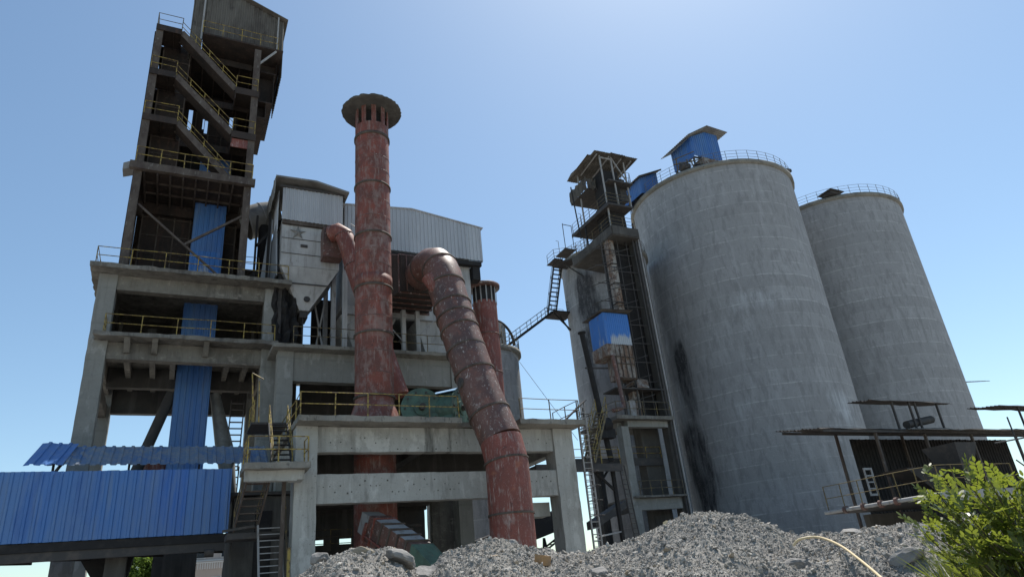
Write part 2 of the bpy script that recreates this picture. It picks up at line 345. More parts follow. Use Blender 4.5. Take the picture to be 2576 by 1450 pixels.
# ------------------------------------------------------------ silos
def silo(name, label, cx, cy, R, top, rim=.28, wet=(), pale=(), railmat='rail_grey', group=None, nth=192, posts=1.7, railh=1.15):
    t = thing(name, label, 'silo', (cx, cy, 0), group)
    zs = np.linspace(0, top-.45, 150); th = np.linspace(0, 2*np.pi, nth, endpoint=False)
    mb = MB(); mb.lathe([(R, z) for z in zs], cx, cy, nth)
    o = part('shell', mb, 'silo', t)
    TH, ZZ = np.meshgrid(th, zs)
    for nm, lst in (('wet', wet), ('pale', pale)):
        a = np.zeros_like(TH)
        for az, hw, z0, z1, amt in lst:       # azimuth of the stain seen from the axis (deg), half width (deg), bottom, top
            da = (np.degrees(TH)-az+180) % 360-180
            da = da+.10*hw*np.sin(ZZ*.5+az)
            fz = np.clip((ZZ-z0)/(.45*(z1-z0)), 0, 1)*np.clip((z1-ZZ)/(.25*(z1-z0)), 0, 1)
            a = np.maximum(a, np.clip(amt*np.clip(1.25-1.25*np.abs(da)/hw, 0, 1)*fz, 0, 1.2))
        at_ = o.data.attributes.new(nm, 'FLOAT', 'POINT'); at_.data.foreach_set('value', a.astype(np.float32).ravel())
    rb = MB().lathe([(R-.02, top-.46), (R+rim, top-.38), (R+rim, top), (R-.4, top+.02), (.01, top+.12)], cx, cy, 128, .03)
    part('roof_slab', rb, 'slab', t)
    pts = [(cx+(R+rim-.12)*math.cos(a), cy+(R+rim-.12)*math.sin(a), top) for a in np.linspace(0, 2*math.pi, 49)]
    rail(t, pts, railh, posts, railmat, .022, (.33, .66), .015)
    return t
S1 = silo('cement_silo', 'tall front silo with a dark wet stain and a blue cabin on its roof', 54.7, 51.3, 9.2, 41,
          wet=((180, 8, 13.5, 24, 1.5), (177, 15, 4.5, 15.5, 1.6), (146, 17, 2, 21, 1.3), (186, 30, .5, 6, .8)), pale=((161, 4.5, 26, 39, .95), (171, 6, 12, 20, .85), (168, 5, 20, 26, .6), (277, 16, 11, 16.5, .75), (236, 44, 23, 26.4, .5), (215, 9, 13.5, 16, .5)), group='big cement silos')
S2 = silo('cement_silo', 'tall concrete silo farthest right, only a railing and thin mast on its roof', 74.8, 52.0, 9.2, 41,
          wet=((190, 14, 1, 13, .35),), pale=((240, 16, 9, 12, .6),), group='big cement silos')
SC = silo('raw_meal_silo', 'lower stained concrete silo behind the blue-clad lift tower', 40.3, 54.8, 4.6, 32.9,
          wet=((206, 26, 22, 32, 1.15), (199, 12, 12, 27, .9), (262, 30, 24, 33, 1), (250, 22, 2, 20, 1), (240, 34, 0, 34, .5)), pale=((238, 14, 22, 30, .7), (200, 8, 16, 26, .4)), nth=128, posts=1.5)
SS = silo('dust_silo', 'small grey silo between the small red stack and the stair bridge', 24.9, 54.6, 3.3, 21.4, wet=((250, 30, 3, 12, .5),), nth=96, posts=1.4, railmat='rail_dark')
part('roof_hatch', MB().box(67.6, 69.3, 44.6, 46, 41.1, 41.4).box(67.3, 69.7, 44.3, 46.3, 41.4, 41.47), 'steel', S2)
def mast(label, x, y, z, h, lean=0):
    solo('lightning_mast', MB().tube([(x, y, z), (x+lean, y, z+h)], .03, 6).tube([(x+lean, y, z+h), (x+lean-.3, y, z+h+.02)], .025, 6), 'rail_grey', label, 'mast', (x, y, z))
mast('thin mast rising from the roof railing of the far right silo', 66.6, 48.6, 41, 4.2)
mast('thin mast on the left rim of the lower stained silo', 36.6, 52.3, 32.9, 4.4)
mast('thin short mast by the upper stair landing at the lower stained silo', 35.2, 55.2, 32.0, 3.3)
# camera lamp on rim of silo 1
rl_ = thing('rim_lamp', 'small dark floodlight on the roof railing of the front silo', 'floodlight', (60.8, 44.3, 42.0))
part('bracket', MB().bar((60.8, 44.3, 41), (60.8, 44.3, 42.5), .05), 'steel', rl_); part('lamp_head', MB().box(60.5, 61.1, 44.1, 44.4, 42.4, 42.75), 'steel', rl_)

def cabin(name, label, x0, x1, y0, y1, z0, z1, zf, over, mat='blue', group=None):
    """blue sheet cabin with a mono-pitch roof falling towards -x by zf"""
    t = thing(name, label, 'cabin', ((x0+x1)/2, (y0+y1)/2, z0), group)
    hf = lambda f: (z1-zf-z0)+zf*f
    part('front_cladding', MB().corr((x0, y0, z0), (1, 0, 0), (0, 0, 1), x1-x0, 0, (0, -1, 0), .3, .05, .01, 1, hf), mat, t)
    part('side_cladding', MB().corr((x0, y1, z0), (0, -1, 0), (0, 0, 1), y1-y0, z1-zf-z0, (-1, 0, 0), .3, .05, .01), mat, t)
    part('side_cladding', MB().corr((x1, y0, z0), (0, 1, 0), (0, 0, 1), y1-y0, z1-z0, (1, 0, 0), .3, .05, .01), mat, t)
    part('back_cladding', MB().corr((x1, y1, z0), (-1, 0, 0), (0, 0, 1), x1-x0, 0, (0, 1, 0), .3, .05, .01, 1, lambda f: hf(1-f)), mat, t)
    dz = zf/(x1-x0)
    rf = MB().corr((x0-over, y1+over, z1-zf-dz*over+.08), (0, -1, 0), (1, 0, dz), y1-y0+2*over, math.hypot(x1-x0+2*over, zf+2*dz*over), (-dz, 0, 1), .3, .05, .01)
    part('roof', rf, 'pipegrey', t)
    pl = MB()
    for k in range(4):
        y = y0-over+.1+(y1-y0+2*over-.2)*k/3; pl.bar((x0-over, y, z1-zf-dz*over), (x1+over, y, z1+dz*over), .08, .1)
    part('purlins', pl, 'steel', t)
    return t
# ------------------------------------------------------------ cabins on the front silo
c1 = thing('blue_cabin', 'blue corrugated cabin with a jutting gabled roof on top of the front silo', 'cabin', (50.5, 47.4, 41.1))
part('front_cladding', MB().corr((48.6, 46.2, 43.4), (1, 0, 0), (0, 0, 1), 4.2, 3.8, (0, -1, 0), .3, .05, .01, 1, lambda f: 2.4+1.2*min(1, f*1.8)), 'blue', c1)
part('side_cladding', MB().corr((48.6, 49.6, 43.2), (0, -1, 0), (0, 0, 1), 3.4, 2.6, (-1, 0, 0), .3, .05, .01), 'blue', c1)
part('side_cladding', MB().corr((52.8, 46.2, 43.4), (0, 1, 0), (0, 0, 1), 3.4, 3.3, (1, 0, 0), .3, .05, .01), 'blue', c1)
part('roof', MB().corr((47.6, 50.4, 45.35), (0, -1, 0), (1, 0, .62), 5.0, 3.9, (-.5, 0, 1), .3, .05, .01).corr((50.85, 50.4, 47.35), (0, -1, 0), (1, 0, -.07), 5.0, 3.0, (0, 0, 1), .3, .05, .01), 'pipegrey', c1)
fr = MB()
for x in (48.7, 52.7):
    for y in (46.4, 49.4): fr.bar((x, y, 41), (x, y, 45.6), .16)
fr.bar((48.7, 46.4, 43.3), (52.7, 46.4, 43.3), .16).bar((48.7, 49.4, 43.3), (48.7, 46.4, 43.3), .16).bar((48.7, 46.4, 41.2), (48.7, 49.4, 43.2), .1)
part('frame', fr, 'steel', c1)
part('plinth', MB().rbox(49.6, 52.9, 46.0, 47.6, 41.05, 43.2, .06, .4), 'rustbox', c1)
c2 = cabin('blue_cabin', 'lower blue corrugated cabin at the left rim of the front silo roof', 45.0, 47.6, 51.6, 55, 41.1, 44.3, 1.2, .5)
eq = thing('roof_conveyor', 'dark jumble of conveyor gear on the front silo roof beside the blue cabin', 'conveyor', (48.2, 45.9, 41.1))
b = MB()
for i in range(7):
    x = 46.3+i*.45; y = 46.8-i*.18
    b.bar((x, y, 41.1), (x+random.uniform(-.3, .3), y, 42.2+random.uniform(0, .9)), .09)
part('frame', b.bar((46, 46.9, 42), (49.2, 45.6, 42.6), .1).bar((46, 46.9, 42.6), (48.4, 45.9, 43.6), .08), 'rail_dark', eq)
part('drum', MB().tube([(46.6, 46.6, 41.6), (47.6, 46.3, 41.6)], .45, 14), 'steel', eq)
part('motor', MB().tube([(48.2, 45.9, 41.5), (48.9, 45.6, 41.5)], .35, 12).box(48.2, 48.8, 45.5, 46, 41.05, 41.4), 'black', eq)

# ------------------------------------------------------------ concrete tower with brown steel storeys on top
T = thing('concrete_tower', 'open concrete frame tower at the left with two railed floors, under the brown steel storeys', 'tower', (.15, 46, 0))
for x0, x1 in ((-4.95, -4.0), (4.25, 5.2)):
    for y0 in (42, 49.65): part('column', MB().rbox(x0, x1, y0, y0+.95, 0, 20.55, .014), 'concrete_col', T)
for z0, z1 in ((19.65, 20.55), (15.4, 16.40)):
    part('beam', MB().rbox(-4.0, 4.25, 42.1, 42.65, z0, z1), 'concrete_brown', T)
    for x in (-4.75, 4.45): part('beam', MB().rbox(x, x+.55, 42.96, 49.64, z0, z1), 'concrete_brown', T)
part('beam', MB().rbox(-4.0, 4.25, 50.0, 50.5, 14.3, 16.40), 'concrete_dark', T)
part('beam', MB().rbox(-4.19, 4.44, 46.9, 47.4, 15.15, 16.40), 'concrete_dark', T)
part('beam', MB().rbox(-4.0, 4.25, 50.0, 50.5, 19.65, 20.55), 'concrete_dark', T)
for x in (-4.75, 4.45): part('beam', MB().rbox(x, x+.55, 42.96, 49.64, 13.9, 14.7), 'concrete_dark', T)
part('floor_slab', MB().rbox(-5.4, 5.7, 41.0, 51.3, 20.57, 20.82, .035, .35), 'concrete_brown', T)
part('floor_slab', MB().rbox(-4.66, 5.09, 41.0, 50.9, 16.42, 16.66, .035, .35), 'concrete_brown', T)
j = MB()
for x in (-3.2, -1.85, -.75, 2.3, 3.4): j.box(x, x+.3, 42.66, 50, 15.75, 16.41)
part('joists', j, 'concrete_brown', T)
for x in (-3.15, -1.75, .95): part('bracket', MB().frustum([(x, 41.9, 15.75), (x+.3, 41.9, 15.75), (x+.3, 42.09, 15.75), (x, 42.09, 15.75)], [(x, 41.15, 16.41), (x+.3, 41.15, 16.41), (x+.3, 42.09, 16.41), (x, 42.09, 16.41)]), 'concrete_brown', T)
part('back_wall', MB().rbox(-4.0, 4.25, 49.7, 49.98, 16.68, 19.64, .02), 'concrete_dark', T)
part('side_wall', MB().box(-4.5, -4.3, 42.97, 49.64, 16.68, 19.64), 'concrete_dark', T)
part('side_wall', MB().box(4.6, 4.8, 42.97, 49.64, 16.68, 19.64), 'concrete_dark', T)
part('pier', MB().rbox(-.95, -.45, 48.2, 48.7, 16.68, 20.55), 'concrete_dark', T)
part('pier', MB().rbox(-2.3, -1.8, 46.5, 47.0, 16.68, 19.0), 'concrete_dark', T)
rail(T, [(-5.15, 50.5, 20.82), (-5.15, 41.2, 20.82), (5.5, 41.2, 20.82), (5.5, 44, 20.82)], 1.1, 1.75, 'yellow', .03)
rail(T, [(-4.2, 42, 16.66), (-4.2, 41.2, 16.66), (4.9, 41.2, 16.66)], 1.1, 1.7, 'yellow', .03)
part('chute', MB().tube([at(897, 1038, 46), at(817, 1120, 46)][0:0] or [(-.5, 46, 14.6), (-2.0, 45.6, 9.4)], .32, 14), 'steel', T)
part('chute', MB().tube([(2.0, 46.5, 14.8), (2.9, 46.5, 11.0)], [.3, .55], 14).tube([(2.9, 46.5, 11.0), (3.4, 46.4, 8.2)], [.55, .35], 14), 'pipegrey', T)
part('tank', MB().lathe([(.05, 11.0), (1.0, 10.7), (1.05, 10.5), (1.05, 8), (.4, 7)], -.9, 47, 28), 'rust', T)
stair(T, (3.1, 49.0, 10.4), (3.1, 47.2, 14.6), (1, 0, 0), .8, 11, 'steel', None)
stair(T, (3.0, 48.6, 5.6), (3.0, 46.8, 10.2), (1, 0, 0), .8, 11, 'steel', None)

U = thing('steel_stair_tower', 'sooty brown steel storeys with zigzag stairs standing on the concrete tower', 'tower', (-.6, 46, 20.83))
for x0, x1 in ((-4.05, -3.6), (2.5, 2.95)):
    for y0 in (42.0, 48.6):
        c = MB().box(x0, x1, y0, y0+.07, 20.83, 40.0).box(x0, x1, y0+.33, y0+.4, 20.83, 40.0).box(x0+.18, x1-.18, y0+.07, y0+.33, 20.83, 40.0)
        part('column', c, 'brown_pale', U)
part('edge_beam', MB().rbox(-4.3, 3.15, 41.65, 41.98, 27.9, 28.42, .015), 'brown_pale', U)
part('floor', MB().box(-4.08, 2.93, 42.41, 48.55, 28.2, 28.36), 'brown', U)
rb = MB()
for i in range(9): x = -3.55+i*.76; rb.box(x, x+.1, 42.41, 46.3, 27.98, 28.21)
for y in (43.6, 44.9): rb.box(-3.6, 2.5, y, y+.08, 28.06, 28.205)
part('floor_ribs', rb, 'brown_pale', U)
part('cross_beam', MB().box(-3.62, 2.52, 46.31, 46.6, 27.35, 28.19), 'brown', U)
def ribwall(name, x0, x1, y, z0, z1, mat='brown', ribs='brown_pale', holes=()):
    w = MB().box(x0, x1, y, y+.06, z0, z1) if not holes else MB()
    if holes:
        xs = sorted({x0, x1, *[h[0] for h in holes], *[h[1] for h in holes]}); zs = sorted({z0, z1, *[h[2] for h in holes], *[h[3] for h in holes]})
        for a, b_ in zip(xs, xs[1:]):
            for c_, d_ in zip(zs, zs[1:]):
                mx, mz = (a+b_)/2, (c_+d_)/2
                if any(h[0] < mx < h[1] and h[2] < mz < h[3] for h in holes): continue
                w.box(a, b_, y, y+.06, c_, d_)
    o = part(name, w, mat, U)
    r = MB(); k = max(1, int((x1-x0)/.95))
    for i in range(k+1):
        x = x0+(x1-x0-.09)*i/k
        if any(h[0]-.1 < x < h[1] for h in holes): continue
        r.box(x, x+.09, y-.08, y-.003, z0, z1)
    z = z0+.9
    while z < z1-.3: r.box(x0, x1, y-.06, y-.004, z, z+.07) if not any(h[2]-.1 < z < h[3] for h in holes) else None; z += 1.35
    mesh('wall_ribs', r, ribs, o)
    return o
ribwall('wall_cladding', -3.58, 2.48, 46.66, 20.84, 28.15)
ribwall('wall_cladding', -3.58, -1.75, 43.95, 28.4, 40.4)
ribwall('wall_cladding', -3.9, 2.85, 48.45, 28.4, 40.0, holes=((-1.57, -1.28, 36.3, 38.5), (-.52, -.4, 36.6, 37.6), (-.36, -.14, 36.25, 37.5), (1.4, 1.66, 37.2, 38.8), (1.35, 1.6, 29.9, 31.3)))
part('side_cladding', MB().corr((-4.09, 49, 20.84), (0, -1, 0), (0, 0, 1), 6.5, 19.1, (-1, 0, 0), .3, .05, .03, 8), 'brown', U)
part('side_cladding', MB().corr((2.98, 43.0, 20.84), (0, 1, 0), (0, 0, 1), 6.0, 19.1, (1, 0, 0), .3, .05, .03, 8), 'brown', U)
part('brace', MB().bar((-3.55, 42.2, 25.6), (1.7, 42.2, 20.95), .12), 'brown_pale', U)
part('brace', MB().bar((-.75, 42.3, 23.15), (2.52, 42.3, 25.75), .14), 'brown_pale', U)
for z in (32.2, 36.1, 40.1):
    part('floor', MB().box(-3.9, -1.78, 44.02, 48.44, z-.2, z-.05).box(-1.78, 1.9, 44.02, 45.4 if z < 40 else 48.44, z-.2, z-.05).box(1.9, 2.9, 44.02, 48.44, z-.2, z-.05).box(-1.74, 2.49, 43.96, 44.01, z-.55, z), 'brown', U)
    for i in range(8): x = -3.5+i*.85; part('floor_rib', MB().box(x, x+.09, 44.03, 48.4 if (x < -1.9 or x > 1.95 or z > 40) else 45.3, z-.4, z-.203), 'brown_pale', U)
for z in (32.3, 36.15, 40.1):
    x1 = -2.0 if z < 33 else -2.45
    part('landing', MB().box(-4.06, x1, 41.95, 43.9, z-.1, z).box(-4.06, x1, 41.9, 41.96, z-.42, z+.06).box(x1-.06, x1, 41.97, 43.9, z-.42, z-.11).box(-4.06, -4.0, 41.97, 43.9, z-.42, z-.11).box(-3.0, -2.95, 41.97, 43.9, z-.3, z-.11), 'brown', U)
    rail(U, [(-4.0, 43.8, z), (-4.0, 41.97, z), (x1, 41.97, z)], 1.15, 1.6, 'rail_dark' if z > 39 else 'yellow', .03)
for z in (32.2, 36.0):
    part('landing', MB().box(1.4, 2.95, 41.95, 43.9, z-.1, z).box(1.4, 3.0, 41.88, 41.94, z-.5, z+.05).box(1.4, 1.46, 41.97, 43.9, z-.9, z-.11), 'brown', U)
    rail(U, [(1.45, 41.97, z), (2.9, 41.97, z), (2.9, 43.8, z)], 1.15, 1.5, 'yellow', .03)
part('panel', MB().box(1.42, 2.94, 42.02, 42.1, 31.0, 31.68), 'rust', U)
rail(U, [(-4.0, 41.75, 28.42), (2.95, 41.75, 28.42)], 1.15, 1.35, 'yellow', .035)
for (xa, za), (xb, zb) in (((1.55, 28.4), (-2.0, 32.3)), ((1.45, 32.2), (-2.45, 36.15)), ((1.45, 36.0), (-2.45, 40.1))):
    stair(U, (xa, 42.02, za-.12), (xb, 42.02, zb-.12), (0, 1, 0), .95, 15, 'brown_pale', 'yellow', .42, (0, 1), .3)
    part('soffit', MB().bar((xa, 42.5, za-.42), (xb, 42.5, zb-.42), .92, .03), 'brown', U)
# cabin at the top
part('cabin_cladding', MB().corr((-1.86, 42.95, 40.55), (1, 0, 0), (0, 0, 1), 6.4, 5.6, (0, -1, 0), .32, .06, .02, 5, lambda f: 6.3-2.7*f), 'grey_sheet', U)
part('cabin_cladding', MB().corr((-1.9, 49, 39.3), (0, -1, 0), (0, 0, 1), 6.0, 7.4, (-1, 0, 0), .32, .06, .02), 'grey_sheet', U)
part('cabin_cladding', MB().corr((-1.87, 42.8, 39.25), (1, 0, 0), (0, 0, 1), .75, 2.3, (0, -1, 0), .32, .05), 'grey_sheet', U)
part('cabin_cladding', MB().corr((4.55, 43, 38.9), (0, 1, 0), (0, 0, 1), 5.5, 5.2, (1, 0, 0), .32, .06, .02), 'grey_sheet', U)
part('cabin_floor', MB().box(-1.1, 4.5, 42.0, 49, 40.32, 40.45), 'brown', U)
part('cabin_roof', MB().prism([(-2.1, 42.6, 46.95), (4.8, 42.6, 44.2), (4.8, 42.6, 44.3), (-2.1, 42.6, 47.05)], (0, 6.6, 0)), 'grey_sheet', U)
part('cabin_post', MB().bar((-1.2, 42.75, 40.4), (-1.2, 42.75, 46.8), .12), 'grey_steel', U)
part('cabin_post', MB().bar((4.1, 42.75, 40.4), (4.1, 42.75, 44.4), .1), 'grey_steel', U)
rail(U, [(-1.1, 42.05, 40.45), (4.15, 42.05, 40.45), (4.15, 42.9, 40.45)], 1.15, 1.45, 'yellow', .032)
part('cabin_prop', MB().bar((4.0, 42.1, 40.3), (2.75, 42.1, 38.6), .12), 'grey_steel', U)
for x1, z0, z1 in ((4.2, 39.0, 40.28), (4.05, 36.2, 38.98), (3.6, 34.75, 36.18)):
    part('side_hood', MB().box(3.07, x1, 43.2, 48, z0, z0+.08).corr((x1, 43.2, z0+.0), (0, 1, 0), (0, 0, 1), 4.8, z1-z0, (1, 0, 0), .3, .05).box(3.07, x1-.01, 43.9, 43.96, z0+.08, z1), 'brown', U)
part('side_spout', MB().frustum([(-4.9, 44, 29.1), (-4.2, 44, 29.4), (-4.2, 45, 29.4), (-4.9, 45, 29.1)], [(-4.9, 44, 29.6), (-4.2, 44, 30.0), (-4.2, 45, 30.0), (-4.9, 45, 29.6)]), 'grey_steel', U)

E = thing('elevator_casing', 'tall narrow blue-clad elevator casing running up through the left tower floors', 'elevator casing', (.65, 46, 0))
part('cladding', MB().corr((-.32, 45.5, 9.0), (1, 0, 0), (0, 0, 1), 1.95, 24.0, (0, -1, 0), .32, .04, .006, 12), 'blue', E)
part('side_panel', MB().box(-.36, -.33, 45.5, 46.4, 9, 33).box(1.63, 1.66, 45.5, 46.4, 9, 33).box(-.33, 1.63, 46.35, 46.4, 9, 33), 'blue', E)
part('boot', MB().rbox(-.5, 1.75, 45.4, 46.6, 0, 8.98), 'concrete_dark', E, 'dark concrete casing foot')
part('peeling_sheet', MB().corr((-.36, 45.44, 20.86), (1, 0, 0), (0, 0, 1), 1.95, 3.6, (0, -1, 0), .32, .04, .03, 8), 'blue_worn', E)
po = [o for o in bpy.data.objects if o.name.startswith('peeling_sheet')][0]; po.data.attributes.new('pale', 'FLOAT', 'POINT').data.foreach_set('value', np.clip((24.0-np.array([v.co[2] for v in po.data.vertices]))/2.6, 0, .8).astype(np.float32))

# ------------------------------------------------------------ blue conveyor gallery and its canopy
G = thing('conveyor_gallery', 'long blue sheet-clad conveyor gallery at the lower left', 'conveyor gallery', (-4, 37, 0))
part('wall_cladding', MB().corr((-14, 36, 5.15), (1, 0, .0008), (0, 0, 1), 16.63, 2.95, (0, -1, 0), .36, .05, .012, 3), 'blue', G)
part('wall_cladding', MB().corr((2.6, 38.4, 5.2), (-1, 0, 0), (0, 0, 1), 16.6, 2.9, (0, 1, 0), .36, .05), 'blue', G)
part('floor', MB().box(-14, 2.6, 36.02, 38.38, 4.78, 5.14), 'black', G)
part('roof', MB().box(-14, 2.6, 36.02, 38.3, 7.9, 7.98), 'steel', G)
part('edge_beam', MB().box(-14, 2.55, 36.08, 36.25, 4.4, 4.77), 'steel', G)
tr = MB()
for i in range(6): x = -13+i*2.6; tr.bar((x, 36.3, 4.5), (x+2.6, 38.2, 4.5), .1)
part('underside_bracing', tr, 'black', G)
for x in (-9.5, -2.3):
    part('support', MB().rbox(x, x+.85, 37.0, 37.9, 0, 4.77), 'concrete_dark', G)
part('hopper', MB().frustum([(-2.3, 37.92, 2.9), (-1.5, 37.92, 2.9), (-1.5, 38.6, 2.9), (-2.3, 38.6, 2.9)], [(-3.5, 37.92, 4.76), (-1.2, 37.92, 4.76), (-1.2, 39.2, 4.76), (-3.5, 39.2, 4.76)]), 'black', G)
part('motor', MB().tube([(1.7, 36.2, 4.35), (2.1, 36.2, 4.35)], .2, 12), 'steel', G)
part('debris', MB().rbox(-8.3, -4.9, 36.3, 37.6, 7.99, 8.1, .06, .25), 'slab', G)
part('hatch', MB().box(-2.9, -2.1, 37, 38, 7.99, 8.25).box(-2.6, -2.25, 37.3, 37.6, 8.25, 8.36), 'grey_steel', G)
K = thing('blue_canopy', 'dusty blue corrugated lean-to canopy sloping above the conveyor gallery', 'canopy', (-.6, 38, 8))
part('roof_sheet', MB().corr((-5.15, 37.2, 8.58), (1, 0, 0), (0, 2.0, 1.28), 9.6, 2.36, (0, -.54, .84), .42, .06, .016, 3), 'blue_dirty', K)
part('roof_sheet', MB().corr((-6.05, 37.1, 8.57), (1, .02, 0), (.3, 2.0, 1.42), 1.5, 2.5, (0, -.54, .84), .42, .06, .04, 3), 'blue', K, 'cleaner loose blue sheet at the end')
p_ = MB()
for x in (-5.0, -1.9, 1.2, 4.2): p_.bar((x, 38.0, 7.9), (x, 38.0, 9.05), .1)
p_.bar((-6, 38, 9.0), (4.3, 38, 9.0), .1).bar((-4.9, 37.0, 8.0), (-4.6, 37.6, 8.8), .1)
part('posts', p_, 'steel', K)

# ------------------------------------------------------------ central concrete frame
D = thing('deck_frame', 'wide concrete frame with two heavy beams and a railed fan deck in the middle', 'concrete frame', (12.2, 35, 0))
part('column', MB().rbox(4.95, 5.92, 32, 33, 0, 9.28, .014), 'concrete', D)
part('column', MB().rbox(18.42, 19.62, 32, 33.1, 0, 9.28, .014), 'concrete', D)
for x in (5.0, 18.6): part('column', MB().rbox(x, x+.9, 38.5, 39.4, 0, 9.28, .014), 'concrete', D)
for z0, z1, y in ((8.1, 9.28, 32.12), (5.8, 7.1, 32.1)):
    bo = part('beam', MB().rbox(5.93, 18.41, y, 32.7, z0, z1, .01, .3), 'concrete', D); cx_ = np.array([v.co[0]+BASE[bo.name][0] for v in bo.data.vertices])
    w8 = np.clip(1.5-np.abs(cx_-11.35)/.28, 0, 1)*(1 if z0 > 7 else .5)+.9*np.clip(1.4-np.abs(cx_-12.5)/.2, 0, 1)*(z0 > 7)+.5*np.clip(1.4-np.abs(cx_-17.9)/.3, 0, 1)
    bo.data.attributes.new('wet', 'FLOAT', 'POINT').data.foreach_set('value', np.clip(w8*.62, 0, .62).astype(np.float32))
for x in (5.1, 18.7): part('beam', MB().rbox(x, x+.6, 33.12, 38.48, 8.1, 9.28), 'concrete', D)
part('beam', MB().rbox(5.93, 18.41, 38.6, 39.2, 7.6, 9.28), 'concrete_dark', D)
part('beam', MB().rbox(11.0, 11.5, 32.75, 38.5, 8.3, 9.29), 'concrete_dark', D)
part('deck_slab', MB().rbox(4.88, 12.75, 31.0, 39.6, 9.3, 9.56, .022, .35).rbox(12.75, 16.0, 31.95, 39.6, 9.3, 9.56, .022, .35).rbox(16.0, 19.95, 31.0, 39.6, 9.3, 9.56, .022, .35), 'slab', D)
for x, mt in (): pass
rail(D, [(4.98, 38.5, 9.56), (4.98, 31.1, 9.56), (12.65, 31.1, 9.56)], 1.1, 1.45, 'yellow', .03)
rail(D, [(16.1, 31.1, 9.56), (19.7, 31.1, 9.56), (19.7, 34, 9.56)], 1.1, 1.5, 'rail_dark', .026)
for k in range(46):
    x = 6.3+k*.26+random.uniform(-.08, .08)
    if 13 < x < 15.6 or x > 18.2: continue
    z = random.choice((6.25, 6.55, 6.75))+random.uniform(-.04, .04)
    part('tie_hole', MB().tube([(x, 32.085, z), (x, 32.108, z)], random.uniform(.022, .045), 8), 'concrete_dark', D)
    if k % 2: part('tie_hole', MB().tube([(x, 32.105, z+2.0), (x, 32.128, z+2.0)], random.uniform(.02, .04), 8), 'concrete_dark', D)
part('stub_beam', MB().rbox(16.9, 18.4, 33.2, 34.2, 4.9, 5.6), 'concrete', D)

# machines on the deck
def fan(name, label, x, y, z, s, ang, cover):
    t = thing(name, label, 'fan', (x, y, z), 'fans on the concrete deck')
    def P3(nm, mb, mat):
        c, sn = math.cos(ang), math.sin(ang); mb.v = [(x+(a-x)*c-(b-y)*sn, y+(a-x)*sn+(b-y)*c, q) for a, b, q in mb.v]; part(nm, mb, mat, t)
    P3('housing', MB().tube([(x-.5*s, y, z+.85*s), (x+.5*s, y, z+.85*s)], .82*s, 28), 'green')
    P3('pedestal', MB().rbox(x-.6*s, x+.6*s, y-.72*s, y+.72*s, z, z+.6*s, .01), 'green')
    for k in (-.54, .54): P3('flange', MB().tube([(x+(k-.03)*s, y, z+.85*s), (x+(k+.03)*s, y, z+.85*s)], .9*s, 28), 'green')
    for k in range(10): q = (y+.72*s*math.cos(k*.63), z+.85*s+.72*s*math.sin(k*.63)); P3('bolt', MB().tube([(x+.57*s, *q), (x+.62*s, *q)], .05*s, 6), 'steel')
    P3('shaft', MB().tube([(x+.57*s, y, z+.85*s), (x+.95*s, y, z+.85*s)], .14*s, 12), 'steel')
    P3('hub', MB().tube([(x+.57*s, y, z+.85*s), (x+.66*s, y, z+.85*s)], .34*s, 20), 'green')
    if cover:
        n = 16; vs = []
        for xx in (x-.52*s, x+.6*s):
            for rr in (.9*s+.02, .9*s+.05):
                for i in range(n+1): a = math.radians(-5+i*8.4); vs.append((xx, y-rr*math.cos(math.pi-a), z+.86*s+rr*math.sin(a)))
        q = n+1
        P3('cover', MB().add(vs, [f for i in range(n) for f in ((i, i+1, 2*q+i+1, 2*q+i), (q+i, 3*q+i, 3*q+i+1, q+i+1), (i, q+i, q+i+1, i+1), (2*q+i, 2*q+i+1, 3*q+i+1, 3*q+i))]), 'lightblue')
    return t
fan('draught_fan', 'oily green fan housing beside the foot of the tall chimney', 11.55, 33.9, 9.57, 1.2, -1.75, False)
fan('draught_fan', 'green fan under a pale blue curved cover on the deck', 13.1, 33.4, 9.57, 1.15, -.85, True)
mt = thing('fan_motor', 'red motor block on the deck behind the leaning red pipe', 'motor', (14.6, 34.2, 9.57))
part('body', MB().tube([(14.1, 34.2, 10.5), (15.4, 34.2, 10.5)], .55, 18), 'rust', mt); part('base', MB().box(14.0, 15.5, 33.7, 34.7, 9.57, 10.0), 'brown_pale', mt)
part('fins', MB().box(14.3, 15.2, 33.5, 33.62, 10.1, 10.9), 'rust_dark', mt)

# ------------------------------------------------------------ tall red chimney
cx, cy = 9.277, 34.5
H = thing('chimney_stack', 'tall patchy red steel chimney with a wide ragged cap', 'chimney', (cx, cy, 0))
part('shaft', MB().lathe([(1.06, z) for z in np.linspace(0, 9.5, 14)]+[(1.06, 9.6)]+[(1.03, z) for z in np.linspace(11.2, 28.75, 30)], cx, cy, 72, .004), 'chimney', H)
part('skirt', MB().lathe([(1.5, 9.57), (1.46, 9.8), (1.06, 11.0), (1.03, 11.05)], cx, cy, 64), 'chimney', H)
for z, w in ((27.9, .16), (24.35, .1), (20.97, .1), (17.65, .1), (14.86, .1), (11.34, .12)):
    part('flange_ring', MB().lathe([(1.02, z-w/2), (1.1, z-w/2), (1.1, z+w/2), (1.02, z+w/2)], cx, cy, 72), 'brown_pale', H)
for z in (26.3, 25.3, 23.2, 22.1, 19.9, 19.0, 16.7, 15.8, 13.8, 12.6, 8.2, 6.0, 3.8): part('weld_seam', MB().lathe([(1.02, z-.03), (1.042 if z > 9 else 1.07, z-.015), (1.042 if z > 9 else 1.07, z+.015), (1.02, z+.03)], cx, cy, 64), 'rust_dark', H)
part('collar', MB().lathe([(1.03, 17.75), (1.065, 17.76), (1.065, 18.35), (1.03, 18.36)], cx, cy, 72), 'chimney', H)
w_ = MB()
